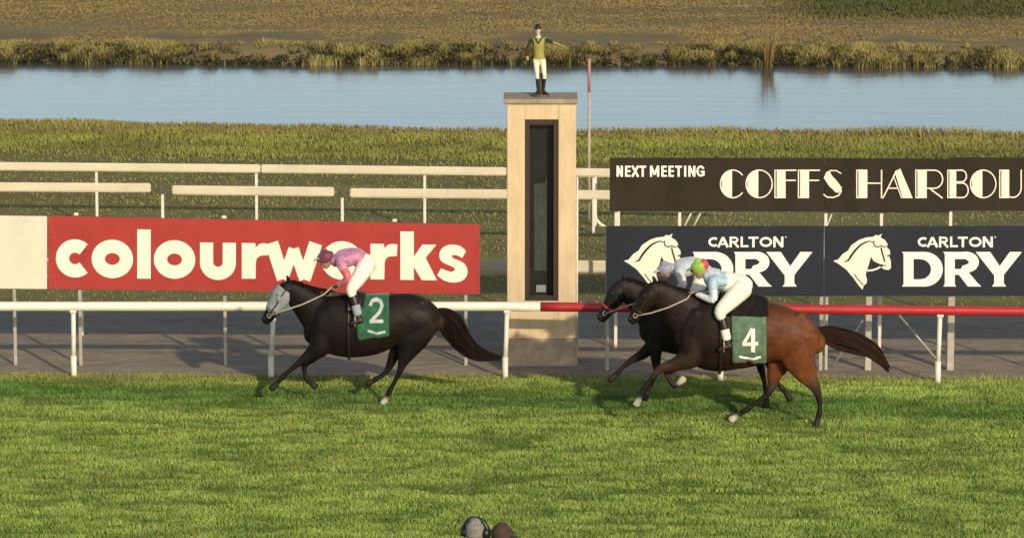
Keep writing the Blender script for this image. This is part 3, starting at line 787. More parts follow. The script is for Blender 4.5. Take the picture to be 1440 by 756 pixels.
        for i in range(70):
            t = rr.random()*(len(mn)-1); k = min(int(t), len(mn)-2); f = t-k
            x = mn[k][0]*(1-f)+mn[k+1][0]*f; y = mn[k][1]*(1-f)+mn[k+1][1]*f; l = rr.uniform(-.05,.05); L_ = rr.uniform(6,13)
            loft(bm, [self.w((x,y+3,l*.4)), self.w((x+L_*.4,y-2,l)), self.w((x+L_,y+rr.uniform(-2,3),l*1.6))], [.018,.016,.004], [.018,.014,.004], LAT, b, 5, 3)
        me = bpy.data.meshes.new('mane'); bmesh.ops.recalc_face_normals(bm, faces=bm.faces)
        for f in bm.faces: f.smooth = True
        bm.to_mesh(me); bm.free(); obj('mane', me, M['hair'], self.root)
        self.tack()
    def ripple(self, u, v): return (.010*math.sin(u*11+v*7)+.007*math.sin(u*23-v*5))*(1-v)+.03*(1-v)**3*u
    def patch(self, name, x0, x1, ylow0, ylow1, off, m, xt0=None, xt1=None, nu=14, nv=26):
        """cloth lying over the back: x0..x1 along the trunk, hanging to ylow on both sides"""
        bm = bmesh.new(); g = []
        for i in range(nu+1):
            u = i/nu; col = []
            for side in (-1, 1):
                rng_ = range(nv+1) if side == -1 else range(nv-1, -1, -1)
                for j in rng_:
                    v = j/nv
                    xb = x0+(x1-x0)*u; xt = (xt0 if xt0 is not None else x0)+((xt1 if xt1 is not None else x1)-(xt0 if xt0 is not None else x0))*u
                    x = xb+(xt-xb)*v; yl = ylow0+(ylow1-ylow0)*u; top = self.tr(x)[0]
                    y = yl+(top-yl)*math.sin(v*math.pi/2)
                    rip = self.ripple(u, v)
                    col.append(bm.verts.new(self.surf(x, y, off+rip, side)-self.b))
            g.append(col)
        for a, c in zip(g, g[1:]):
            for k in range(len(a)-1): bm.faces.new((a[k], c[k], c[k+1], a[k+1])).smooth = True
        bmesh.ops.recalc_face_normals(bm, faces=bm.faces)
        me = bpy.data.meshes.new(name); bm.to_mesh(me); bm.free(); o = obj(name, me, m, self.root)
        s = o.modifiers.new('thickness', 'SOLIDIFY'); s.thickness = .012; s.offset = 0
        return o
    def band(self, name, pts, r, m, flat=None):
        mb = MB(self.b); mb.tube([self.w(p) for p in pts], r, 8); return mb.build(name, m, self.root)
    def tack(self):
        sp = self.sp; c = sp['cloth']
        o = self.patch('saddle_cloth', *c[:4], .022, sp['cloth_mat'], *c[4:6])
        # number on the near side
        if sp.get('number'):
            bm = bmesh.new()
            def onc(x, y):
                u = (x-c[0])/(c[1]-c[0]); yl = c[2]+(c[3]-c[2])*u; v = math.asin(max(0, min(1, (yl-y)/(yl-self.tr(x)[0]))))*2/math.pi
                return self.surf(x, y, .022+self.ripple(u, v)+.013)
            for st, wd in sp['number']:
                L = []
                st = [(st[i][0]+(st[i+1][0]-st[i][0])*k/5, st[i][1]+(st[i+1][1]-st[i][1])*k/5) for i in range(len(st)-1) for k in range(5)]+[st[-1]]
                for i, p in enumerate(st):
                    a = st[max(i-1,0)]; d = st[min(i+1,len(st)-1)]; t = Vector((d[0]-a[0], d[1]-a[1])).normalized(); nn = Vector((-t.y, t.x))*wd/2
                    L.append([bm.verts.new(onc(p[0]+s*nn.x, p[1]+s*nn.y)-self.b) for s in (-1,1)])
                for a, d in zip(L, L[1:]): bm.faces.new((a[0], d[0], d[1], a[1]))
            bmesh.ops.recalc_face_normals(bm, faces=bm.faces)
            me = bpy.data.meshes.new('number'); bm.to_mesh(me); bm.free(); n_ = obj('number', me, sp.get('number_mat', M['letter_w']), o)
            s = n_.modifiers.new('t', 'SOLIDIFY'); s.thickness = .004
        if sp.get('pad'):
            q = sp['pad']; self.patch('saddle_pad', *q[:4], .047, M['pad_black'], *q[4:6])
        # saddle and girth
        g = sp['girth']
        self.patch('saddle', g-3, g+22, self.tr(g)[0]+22, self.tr(g+22)[0]+16, .045, M['leather'], g+2, g+24)
        pts = []
        for side in (-1, 1):
            ys = np.linspace(self.tr(g)[0]+20, self.tr(g)[1]-.2, 12)
            pts.append([self.surf(g, y, .012, side) for y in ys])
        MB(self.b).tube(pts[0]+pts[1][::-1], .022, 8).build('girth', M['leather'], self.root)
        # bridle: cheek strap, noseband, browband, reins
        h = sp['head']
        for lat in (-1, 1):
            k = lambda q, e: (q[0], q[1], lat*(q[3]+e))
            self.band('cheek_strap', [k(h[0],.008), k(h[1],.012), k(h[2],.012), k((h[3][0]+1,h[3][1]-3,0,h[3][3]),.012)], .011, sp['bridle'])
            r = sp['rein']
            self.band('rein', [k((h[3][0]+2,h[3][1]-2,0,h[3][3]),.015)]+[(x, y, lat*l) for x, y, l in r], .012, M['reins'])
            p = self.w((h[3][0]+1.5,h[3][1]-2.5, lat*(h[3][3]+.016))); MB(self.b).tube([p+Vector((.03*math.cos(a),0,.03*math.sin(a))) for a in np.linspace(0,6.28,14)], .006, 6).build('bit_ring', M['galv'], self.root)
        t = h[2]; nrm = [(t[0]+t[2]*100*math.cos(a)*.9*.9, t[1]+t[2]*100*math.sin(a)*.35, 0) for a in ()]
        # noseband as a ring around the nose
        c0 = self.w((t[0]-2, t[1]+4)); d = (self.w((h[3][0],h[3][1]))-self.w((t[0],t[1]))).normalized(); N = d.cross(Vector(LAT))
        MB(self.b).tube([c0+N*(t[2]*.97*math.cos(a))+Vector(LAT)*(t[3]*1.02*math.sin(a)) for a in np.linspace(0,2*math.pi,22)], sp.get('noseband_r', .013), 8, False).build('noseband', sp.get('noseband_mat', sp['bridle']), self.root)

def body_cols(front, back): return lambda t: tuple(front[i]*(1-t)+back[i]*t for i in range(3))
BLK = (.0065,.0050,.0042); DK = (.020,.013,.009)
A = dict(dx=0, dy=0, seed=3,
    trunk=[(435,437,482,.11),(448,424,496,.21),(468,415,500,.25),(494,413,503,.28),(520,416,500,.295),(545,415,489,.285),(568,412,480,.27),(588,416,478,.265),(606,427,474,.22),(618,440,466,.12)],
    neck=[(464,452,.34,.17),(448,441,.30,.15),(431,426,.235,.115),(416,413,.18,.09),(407,405,.135,.078)],
    head=[(404,404,.112,.088),(396,416,.148,.10),(386,432,.108,.076),(377,446,.086,.062),(373,451,.068,.052)],
    ear=[(406,396),(405,391),(402,386)],
    legs=[
     [(456,468,.20,.11,-.12,'f',(.02,.017,.015)),(450,488,.16,.10,-.12),(435,500,.102,.07,-.11),(420,510,.055,.046,-.11),(407,521,.037,.032,-.11),(396,531,.044,.036,-.11),(391,537,.034,.03,-.11),(387,541,.04,.034,-.11)],
     [(458,472,.16,.10,.10,'f',(.02,.017,.015)),(450,490,.11,.08,.10),(440,502,.078,.06,.10),(428,512,.054,.045,.10),(428,522,.036,.03,.10),(430,531,.042,.034,.10),(434,536,.034,.03,.10),(438,539,.038,.032,.10)],
     [(594,450,.27,.13,-.11,'h',(.34,.31,.25)),(580,478,.22,.11,-.12),(571,498,.135,.075,-.11),(566,511,.074,.048,-.11),(561,525,.042,.034,-.11),(553,540,.036,.032,-.11),(547,551,.046,.038,-.11),(544,557,.035,.03,-.11),(542,561,.040,.034,-.11)],
     [(588,455,.21,.12,.11,'h',(.02,.017,.015)),(565,482,.15,.10,.12),(553,501,.085,.06,.11),(548,514,.062,.046,.11),(543,523,.042,.034,.11),(535,529,.036,.032,.11),(528,533,.043,.036,.11),(525,535,.035,.03,.11),(523,536,.040,.034,.11)]],
    joint=3,
    muscle=[[(462,436,.10,.07,.17),(452,462,.14,.08,.16),(458,482,.09,.06,.15)],[(588,428,.13,.07,.16),(600,450,.14,.07,.15),(592,470,.10,.06,.14)]],
    tail=[(611,436,.06),(622,443,.13),(635,456,.19),(647,475,.17),(661,490,.13),(677,498,.09),(702,503,.04)],
    mane=[(406,396),(420,401),(440,407),(462,411)],
    body_col=body_cols(BLK,(.019,.012,.008)), neck_col=BLK, head_col=BLK, leg_col=lambda t, k: tuple(BLK[i]*(1-t)+(.012,.009,.007)[i]*t for i in range(3)),
    cloth=(504,548,472,465,496,547), cloth_mat=M['green_cloth'], number_mat=mat('greyed_print', (.40,.43,.40), .8, .2, .2, 10), girth=491, bridle=M['leather'], rein=[(400,436,.10),(425,428,.16),(455,414,.13),(468,402,.08)],
    number=[([(521,428),(524,422.5),(530,420.5),(536,422.5),(538,428),(535,435),(527,443),(523,447)],4.4),([(520.5,447.5),(530,447),(540,446.5)],4.2),([(518,459),(530,462),(543,459.5)],3.0)],
)
YA = Yat(567, 0)
hA = Horse('racehorse', 'black racehorse in a grey hood leading, with a green saddle cloth', 'horse', YA, 510, A, 'galloping racehorses')
# grey hood over the leader's face
bm = bmesh.new(); b = hA.b
loft(bm, [hA.w((400,409)), hA.w((396,416)), hA.w((389,427)), hA.w((383.5,435.5))], [.145,.160,.134,.114], [.102,.112,.094,.086], LAT, b, 22, 5)
for lat in (-1, 1): loft(bm, [hA.w((395,417,lat*.09)), hA.w((392,421,lat*.10))], [.05,.045], [.03,.03], LAT, b, 12, 4)
organic('hood', bm, b, M['hood'], hA.root, .013, 4)
BAY = (.115,.036,.012); DBAY = (.013,.0075,.0055)
C_ = dict(dx=0, dy=0, seed=8,
    trunk=[(956,446,486,.10),(968,430,505,.20),(988,418,519,.26),(1014,415,523,.29),(1040,420,519,.30),(1066,421,514,.29),(1090,427,509,.28),(1113,436,510,.275),(1136,450,507,.22),(1152,467,497,.12)],
    neck=[(986,457,.38,.18),(968,444,.33,.155),(949,427,.25,.12),(932,413,.185,.094),(924,406,.135,.08)],
    head=[(921,405,.114,.088),(912,417,.150,.10),(901,433,.108,.076),(892,446,.087,.062),(888,451,.068,.052)],
    ear=[(922,397),(920,392),(917,387)],
    legs=[
     [(982,480,.24,.12,-.12,'f',(.42,.38,.30)),(971,503,.165,.105,-.12),(950,512,.105,.075,-.11),(928,518,.062,.05,-.11),(915,533,.038,.033,-.11),(905,547,.046,.038,-.11),(901,556,.036,.031,-.11),(898,562,.040,.034,-.11)],
     [(976,482,.18,.11,.10,'f',(.42,.38,.30)),(962,503,.11,.085,.10),(950,514,.078,.06,.10),(937,524,.055,.046,.10),(941,534,.037,.032,.10),(948,542,.044,.036,.10),(953,540,.034,.03,.10),(956,537,.038,.032,.10)],
     [(1122,472,.32,.14,-.11,'h',(.02,.017,.015)),(1122,502,.25,.115,-.12),(1134,525,.165,.085,-.11),(1145,542,.09,.052,-.11),(1151,556,.052,.040,-.11),(1153,570,.036,.032,-.11),(1152,582,.046,.038,-.11),(1150,588,.036,.031,-.11),(1149,592,.040,.034,-.11)],
     [(1112,478,.25,.13,.11,'h',(.46,.42,.34)),(1097,507,.19,.10,.12),(1089,527,.115,.075,.11),(1086,543,.070,.050,.11),(1080,554,.048,.038,.11),(1062,567,.036,.032,.11),(1047,577,.046,.038,.11),(1040,582,.036,.031,.11),(1034,586,.040,.034,.11)]],
    joint=3,
    muscle=[[(982,440,.11,.07,.18),(972,468,.15,.08,.17),(978,492,.10,.06,.16)],[(1120,446,.13,.07,.18),(1134,470,.15,.07,.16),(1130,498,.12,.06,.14)]],
    tail=[(1147,463,.06),(1162,469,.12),(1182,476,.155),(1203,482,.15),(1220,489,.12),(1234,499,.09),(1249,518,.035)],
    mane=[(923,397),(938,403),(956,409),(978,414)],
    body_col=lambda t: tuple(DBAY[i]*(1-max(0,min(1,(t-.35)/.4)))+BAY[i]*max(0,min(1,(t-.35)/.4)) for i in range(3)),
    neck_col=(.015,.0085,.0065), head_col=(.012,.008,.006),
    leg_col=lambda t, k: ((.03,.016,.010) if k == 'f' else BAY) if t < .3 else ((.045,.026,.016) if t < .45 else ((.014,.010,.008) if t < .8 else (.30,.26,.2) if k == 'w' else (.02,.014,.010))),
    cloth=(1028,1076,503,502,1026,1075), cloth_mat=M['pale_green_cloth'], pad=(1024,1079,441,443,1022,1078), girth=1012, bridle=M['leather'], rein=[(915,440,.11),(940,432,.17),(966,420,.14),(972,412,.08)],
    number=[([(1057,487),(1057,457)],5.4),([(1056,457),(1044,476)],4.2),([(1042,477.5),(1064,476)],4.4),([(1038,494),(1052,496.5),(1068,493.5)],2.8)],
    tail_mat=mat('dark_brown_hair', (.022,.012,.008), .9, .12, .4, 30),
)
YC = Yat(597.5, 0)
hC = Horse('racehorse', 'bay racehorse nearest the camera with a reddish brown rump', 'horse', YC, 1060, C_, 'galloping racehorses')
Bd = dict(A); Bd.update(dx=472, dy=-3, seed=21,
    body_col=body_cols((.016,.010,.008),(.022,.013,.009)), neck_col=(.015,.011,.009), head_col=(.013,.011,.010), leg_col=lambda t, k: (.018,.011,.008),
    legs=[
     [(455,470,.16,.10,-.12,'f',(.02,.017,.015)),(450,490,.11,.085,-.12),(450,506,.078,.06,-.11),(452,524,.054,.046,-.11),(446,536,.037,.032,-.11),(441,547,.044,.036,-.11),(439,553,.034,.03,-.11),(437,557,.04,.034,-.11)],
     [(452,472,.16,.10,.10,'f',(.02,.017,.015)),(444,490,.11,.08,.10),(430,502,.078,.06,.10),(416,509,.054,.045,.10),(404,519,.036,.03,.10),(397,526,.042,.034,.10),(393,530,.034,.03,.10),(391,532,.038,.032,.10)],
     [(592,452,.24,.13,-.11,'h',(.02,.017,.015)),(600,480,.155,.10,-.12),(606,502,.09,.065,-.11),(612,518,.066,.048,-.11),(614,532,.042,.034,-.11),(622,542,.036,.032,-.11),(629,549,.044,.038,-.11),(633,555,.035,.03,-.11),(635,558,.040,.034,-.11)],
     [(588,455,.21,.12,.11,'h',(.02,.017,.015)),(592,482,.15,.10,.12),(594,501,.085,.06,.11),(598,520,.062,.046,.11),(602,535,.042,.034,.11),(604,548,.036,.032,.11),(606,558,.043,.036,.11),(607,563,.035,.03,.11),(606,567,.040,.034,.11)]],
    tail=[(613,436,.05),(624,444,.07),(636,452,.08),(652,460,.08),(668,466,.06),(684,470,.04),(702,470,.02)],
    number=None, cloth_mat=M['pale_green_cloth'], mane=[(406,396),(420,401),(440,407),(462,411)],
    noseband_r=.02, noseband_mat=M['red_sign'])
YBh = YC+1.05
hB = Horse('racehorse', 'dark racehorse half hidden behind the bay, muzzle at the red rail', 'horse', YBh, 982, Bd, 'galloping racehorses')

# ------------------------------------------------------------------ people
SKIN = (.36,.20,.13)
def person_mesh(root, J, sc, face, up, skin=SKIN, hair=(.03,.02,.015), parts=None, grip=None, stat=None, voxel=.010):
    """J: joint name -> world point; one continuous body, clothes as their own meshes"""
    b = root.location.copy(); face = Vector(face).normalized(); up = Vector(up).normalized(); side = face.cross(up).normalized()
    bm = bmesh.new(); S_ = []; K = lambda *r: [x*sc for x in r]
    h = J['head']; lat = side
    def L(pts, ra, rb=None, col=skin, n=14, lt=None): loft(bm, pts, K(*ra), K(*(rb or ra)), lt or lat, b, n, 5, S_, col)
    # skull, jaw, neck
    L([h+up*.10*sc, h+up*.05*sc, h, h-up*.06*sc+face*.012*sc, h-up*.115*sc+face*.03*sc], (.055,.092,.100,.086,.045), (.05,.074,.078,.066,.038))
    L([h+face*.095*sc+up*.015*sc, h+face*.118*sc-up*.018*sc, h+face*.100*sc-up*.034*sc], (.012,.017,.014), (.010,.016,.016), n=8)     # nose
    L([h+face*.086*sc+up*.028*sc-side*.05*sc, h+face*.092*sc+up*.03*sc, h+face*.086*sc+up*.028*sc+side*.05*sc], (.014,.013,.014), n=8, lt=up)  # brow
    L([h+face*.088*sc-up*.062*sc-side*.022*sc, h+face*.096*sc-up*.062*sc, h+face*.088*sc-up*.062*sc+side*.022*sc], (.010,.012,.010), n=8, lt=up, col=(skin[0]*.8,skin[1]*.55,skin[2]*.55))  # mouth
    for s in (-1,1): L([h+side*s*.076*sc+up*.02*sc-face*.012*sc, h+side*s*.082*sc-up*.022*sc-face*.008*sc], (.026,.017), (.010,.009), n=8)
    L([J['neck'], (J['neck']+h)/2-face*.005*sc, h-up*.04*sc-face*.02*sc], (.070,.055,.055))
    # trunk
    tl = (J['shR']-J['shL']).normalized()
    mid = (J['chest']+J['pelvis'])/2
    if 'mid' in J: mid = J['mid']
    L([J['neck'], J['chest'], mid, J['pelvis']], (.075,.115,.098,.118), (.085,.168,.142,.160), lt=tl, n=20)
    for s in 'LR':
        L([J['chest'].lerp(J['sh'+s],.35), J['sh'+s], J['sh'+s].lerp(J['el'+s],.5), J['el'+s]], (.075,.062,.048,.040))
        L([J['el'+s], J['el'+s].lerp(J['ha'+s],.45), J['ha'+s]], (.040,.038,.027))
        L([J['pelvis'].lerp(J['hi'+s],.6), J['hi'+s], J['hi'+s].lerp(J['kn'+s],.5), J['kn'+s]], (.105,.092,.078,.056))
        L([J['kn'+s], J['kn'+s].lerp(J['an'+s],.35), J['an'+s]], (.055,.054,.037))
        L([J['an'+s], J['an'+s].lerp(J['to'+s],.5), J['to'+s]], (.038,.040,.030), (.036,.044,.036))
        # hand: palm, four bent fingers of unequal length, thumb from its side
        hd = J['ha'+s]; d = (hd-J['el'+s]).normalized(); cr = Vector(J.get('curl'+s, (0,0,-1))); cr = (cr-d*cr.dot(d)).normalized(); acr = d.cross(cr)
        if s == 'L': acr = -acr
        L([hd, hd+d*.045*sc, hd+d*.09*sc], (.022,.023,.020), (.030,.040,.038), lt=acr, n=12)
        for k, ln in enumerate((.074,.084,.078,.060)):
            o = acr*(.030-.020*k)*sc; p0 = hd+d*.085*sc+o
            L([p0-d*.02*sc, p0+d*ln*.42*sc+cr*.008*sc, p0+d*ln*.62*sc+cr*.034*sc, p0+d*ln*.38*sc+cr*.060*sc], (.0105,.0100,.0095,.0085), n=8)
        p0 = hd+d*.028*sc+acr*.028*sc
        L([p0, p0+d*.03*sc+acr*.026*sc+cr*.012*sc, p0+d*.062*sc+acr*.022*sc+cr*.034*sc], (.013,.012,.009), n=8)
    spots = [(h+face*.098*sc+up*.012*sc+side*s*.033*sc, .012*sc, (.03,.025,.02)) for s in (-1,1)]
    def paint(v, c):
        if hair is None: return c
        q = v-np.array(h); u = q@np.array(up); f = q@np.array(face); r = np.linalg.norm(q, axis=1)
        k = ((u > .035*sc) & (f < .075*sc) | (u > -.03*sc) & (f < -.01*sc) & (np.abs(q@np.array(side)) < .2)) & (r < .2*sc) & (r > .03*sc)
        c = c.copy(); c[k] = hair; return c
    if stat: # painted statue: paint by height bands of the sculpted figure
        def paint(v, c): return stat(v, c)
    return organic('body', bm, b, M['skin'], root, voxel, 2, S_, spots, paint)
def cloth(root, name, tubes, m, sc, lat, voxel=.012, smooth=3, samples=False):
    b = root.location.copy(); bm = bmesh.new()
    for pts, ra, rb, lt in tubes: loft(bm, pts, [x*sc for x in ra], [x*sc for x in (rb or ra)], lt or lat, b, 18, 5)
    return organic(name, bm, b, m, root, voxel, smooth)

def jockey(Y, horse, label, px, cols, facing=(-1,0,-.05)):
    """px: joint pixels; lateral offsets spread the limbs to both sides of the horse"""
    q = lambda k, off: P(px[k][0], px[k][1], Y+off)
    root = empty('person', (P(px['pelvis'][0], 420, Y).x, Y, P(px['pelvis'][0], px['ankle'][1]+6, Y).z), label, 'person', 'jockeys riding the racehorses')
    sc = .97; up = Vector((-.28,0,.96)); fc = Vector((-.96,0,-.28))
    J = dict(head=q('head',0), neck=q('neck',0), chest=q('chest',0), mid=q('mid',0), pelvis=q('pelvis',0))
    for s, o in (('L',-1),('R',1)):      # L is the side towards the camera
        J['sh'+s] = q('shoulder', o*.17); J['el'+s] = q('elbow', o*.24); J['ha'+s] = q('hand', o*.075)
        J['hi'+s] = q('hip', o*.11); J['kn'+s] = q('knee', o*.30); J['an'+s] = q('ankle', o*.335); J['to'+s] = q('toe', o*.34)
        J['curl'+s] = (0.3,0,-1)
    person_mesh(root, J, sc, fc, up)
    lat = Vector((0,1,0))
    tr = [([J['neck'], J['chest'], J['mid'], J['mid'].lerp(J['pelvis'],cols.get('waist',.55))], (.09,.145,.130,.125), (.10,.195,.170,.165), lat)]
    ar = []
    for s in 'LR':
        tr.append(([J['chest'].lerp(J['sh'+s],.3), J['sh'+s], J['sh'+s].lerp(J['el'+s],.5)], (.088,.078,.066), None, None))
        ar.append(([J['sh'+s].lerp(J['el'+s],.42), J['el'+s], J['el'+s].lerp(J['ha'+s],.85)], (.068,.058,.042), None, None))
    cloth(root, 'silks_shirt', tr, cols['shirt'], sc, lat)
    for a in ar: cloth(root, 'sleeve', [a], cols['sleeve'], sc, lat)
    if cols.get('yoke'):
        cloth(root, 'shoulder_yoke', [([J['neck']+Vector((.02,0,.04)), J['chest'].lerp(J['mid'],.2)+Vector((.02,0,.07))], (.07,.085), (.10,.15), lat)], cols['yoke'], sc, lat)
    bk = cols.get('bulk', 1.0)
    br = [([J['mid'].lerp(J['pelvis'],cols.get('waist',.55)-.05), J['pelvis'], J['pelvis'].lerp(J['hiL'],.5)+Vector((.03,.05,-.01))], (.118*bk,.142*bk,.13*bk), (.158,.178,.15), lat)]
    for s in 'LR': br.append(([J['pelvis'].lerp(J['hi'+s],.6), J['hi'+s], J['hi'+s].lerp(J['kn'+s],.5), J['kn'+s], J['kn'+s].lerp(J['an'+s],.22)], (.125*bk,.122*bk,.100*bk,.074*bk,.060), None, None))
    cloth(root, 'breeches', br, cols['breeches'], sc, lat)
    for s in 'LR':
        o = cloth(root, 'boot', [([J['kn'+s].lerp(J['an'+s],.20), J['kn'+s].lerp(J['an'+s],.5), J['an'+s]], (.062,.064,.048), None, None), ([J['an'+s]+Vector((.03,0,-.02)), J['an'+s].lerp(J['to'+s],.5), J['to'+s]], (.046,.048,.036), (.044,.050,.042), lat)], M['leather'], sc, lat, .011, 2)
        cu = J['an'+s].lerp(J['kn'+s],.30); cd = (J['kn'+s]-J['an'+s]).normalized()
        cloth(root, 'boot_cuff', [([cu-cd*.05, cu+cd*.06], (.066,.068), None, None)], cols['cuff'], sc, lat, .011, 2)
        t = J['an'+s].lerp(J['to'+s],.5)+Vector((0,0,-.045)); MB(root.location).tube([t+Vector((0,-.055,0)), t+Vector((0,.055,0)), t+Vector((0,.06,.09)), t+Vector((0,0,.15)), t+Vector((0,-.06,.09)), t+Vector((0,-.055,0))], .010, 8).build('stirrup', M['galv'], root)
    h = J['head']; side = fc.cross(up)
    # skull cap with a peak
    cap = cloth(root, 'skull_cap', [([h+up*.118*sc-fc*.01*sc, h+up*.085*sc-fc*.01*sc, h+up*.04*sc-fc*.012*sc, h+up*.012*sc-fc*.025*sc], (.055,.112,.124,.118), (.05,.094,.104,.100), side)], cols['cap'], 1, side, .009, 2)
    cloth(cap, 'peak', [([h+up*.045+fc*.10, h+up*.038+fc*.145, h+up*.022+fc*.185], (.014,.012,.008), (.085,.078,.05), side)], cols['peak'], 1, side, .008, 2) if False else None
    bm = bmesh.new(); loft(bm, [h+up*.045*sc+fc*.09*sc, h+up*.036*sc+fc*.14*sc, h+up*.022*sc+fc*.18*sc], [.013,.011,.008], [.088,.080,.05], side, root.location.copy(), 16, 4)
    o = organic('peak', bm, root.location.copy(), cols['peak'], cap, .008, 2)
    if cols.get('cap_back'):
        cloth(root, 'cap_cover', [([h+up*.09*sc-fc*.085*sc, h+up*.03*sc-fc*.10*sc, h+up*.0*sc-fc*.09*sc], (.05,.055,.045), (.08,.088,.075), side)], cols['cap_back'], 1, side, .009, 2)
    cloth(root, 'goggles', [([h+fc*.098*sc+up*.014*sc-side*.055*sc, h+fc*.112*sc+up*.014*sc, h+fc*.098*sc+up*.014*sc+side*.055*sc], (.026,.027,.026), (.014,.014,.014), up)], M['goggle'], 1, up, .007, 2)
    # whip carried in the near hand
    hp = J['haL']+Vector((-.06,-.03,-.02)); MB(root.location).tube([hp, hp+Vector((.25,-.06,.10)), hp+Vector((.50,-.08,.16))], [.010,.008,.005], 6).build('whip', M['leather'], root)
    return root
silk = lambda n, c, c2=None, var=.15, s=14: mat(n, c, .5, .4, var, s, .35, 22, col2=c2, sheen=.3)
jA = dict(head=(458,364), neck=(471,367), chest=(482,364), mid=(500,360), pelvis=(514,371), shoulder=(479,369), elbow=(489,391), hand=(474,401), hip=(513,377), knee=(494,407), ankle=(505,448), toe=(494,456))
jockey(YA, hA, 'jockey in pink and purple silks crouched over the leading black horse', jA,
       dict(shirt=silk('pink_purple_silk', (.70,.30,.40), (.20,.06,.20), s=6), sleeve=silk('red_silk', (.58,.04,.08), (.66,.20,.22), s=8), breeches=M['breeches'], bulk=1.12, cuff=M['pad'], cap=silk('dark_plum_silk', (.14,.03,.06)), peak=silk('pale_pink_silk', (.55,.30,.32))))
jC = dict(head=(983,378), neck=(995,386), chest=(1003,392), mid=(1019,395), pelvis=(1041,403), shoulder=(1003,397), elbow=(1002,421), hand=(977,412), hip=(1042,407), knee=(1013,438), ankle=(1024,484), toe=(1012,492))
jockey(YC, hC, 'jockey in a lime green cap and pale blue silks on the bay horse', jC,
       dict(shirt=silk('pale_blue_silk', (.20,.34,.46), (.48,.55,.60), s=9), sleeve=silk('blue_white_silk', (.30,.44,.54), (.70,.70,.66), s=8), breeches=M['breeches'], cuff=M['breeches'], cap=silk('lime_silk', (.26,.42,.04)), peak=silk('green_peak', (.14,.24,.05)), waist=.12, bulk=1.28, cap_back=silk('red_cap_silk', (.50,.035,.08)), yoke=silk('blue_grey_silk', (.46,.52,.56))))
jB = dict(head=(936,381), neck=(948,379), chest=(958,377), mid=(977,373), pelvis=(990,384), shoulder=(956,381), elbow=(960,402), hand=(944,408), hip=(988,390), knee=(974,418), ankle=(972,458), toe=(960,464))
jockey(YBh, hB, 'jockey in a lavender grey cap and pale silks behind the lime capped jockey', jB,
       dict(shirt=silk('white_silk', (.62,.62,.58), (.34,.40,.46), s=6), sleeve=silk('cream_silk', (.66,.60,.50)), breeches=M['breeches'], cuff=M['leather'], cap=silk('lavender_silk', (.27,.25,.34)), peak=silk('white_peak', (.66,.62,.56))))

# ------------------------------------------------------------------ statue of a jockey on the pillar
zc = zt+.075; ys = YP+.35
st = empty('statue', (P(760,140,ys).x, ys, zc), 'small painted jockey statue with one arm held out on top of the pillar', 'statue')
h0 = P(757,34,ys).z-zc; k = h0/1.78; ox = st.location.x
def sv_(x, y, z): return Vector((ox+x*k, ys+y*k, zc+z*k))
J = dict(head=sv_(-.07,-.02,1.63), neck=sv_(-.055,0,1.45), chest=sv_(-.05,0,1.30), mid=sv_(-.04,0,1.12), pelvis=sv_(-.03,0,.93),
    shL=sv_(-.22,0,1.40), elL=sv_(-.34,-.02,1.18), haL=sv_(-.32,-.13,1.02), shR=sv_(.12,0,1.40), elR=sv_(.30,-.05,1.33), haR=sv_(.50,-.10,1.27),
    hiL=sv_(-.11,0,.90), knL=sv_(-.08,-.05,.50), anL=sv_(-.06,0,.12), toL=sv_(-.13,-.16,.05), hiR=sv_(.05,0,.90), knR=sv_(.10,-.06,.50), anR=sv_(.07,.02,.12), toR=sv_(.18,-.14,.05))
def statue_paint(v, c):
    q = (v-np.array([ox,ys,zc]))/k; x, y, z = q[:,0], q[:,1], q[:,2]; c = c.copy()
    c[:] = (.42,.36,.27)                                                     # bare stone face and hands
    tr_ = (z > .90) & (z < 1.47); c[tr_] = (.27,.25,.06)
    dark = (z > 1.0) & (z < 1.44) & ((x < -.17) | ((x > .10) & (x < .30))); c[dark] = (.025,.022,.012)
    vn = (z > 1.30) & (z < 1.48) & (np.abs(np.abs(x+.055)-(z-1.30)*.55) < .028); c[vn] = (.02,.018,.012)
    c[(z > .44) & (z <= .92)] = (.68,.64,.48)
    c[(z <= .50) & (x < .12) & (z < .44)] = (.016,.016,.014); c[z <= .44] = (.018,.017,.015)
    c[(z > 1.44) & (z < 1.75)] = (.55,.46,.36)
    return c
person_mesh(st, J, k*.88, (0.05,-1,0), (0,0,1), stat=statue_paint, voxel=.009)
h = J['head']
cp_ = cloth(st, 'cap', [([h+Vector((0,0,.112*k)), h+Vector((0,0,.09*k)), h+Vector((0,.0,.06*k))], (.06,.088,.10), (.06,.078,.088), Vector((1,0,0)))], M['leather'], k, Vector((1,0,0)), .007, 2)
bm = bmesh.new(); loft(bm, [h+Vector((-.02*k,-.08*k,.055*k)), h+Vector((-.03*k,-.17*k,.045*k))], [.010,.007], [.05,.035], (1,0,0), st.location.copy(), 12, 3); organic('peak', bm, st.location.copy(), M['leather'], cp_, .006, 1)
MB(st.location).tube([sv_(0,-.02,-.0), sv_(0,-.02,.05)], [.24*k,.21*k], 20).build('base', M['rust'], st)
MB(st.location).tube([sv_(.02,.10,.03), sv_(.02,.08,.55)], [.10*k,.06*k], 10).build('support', M['rust'], st)

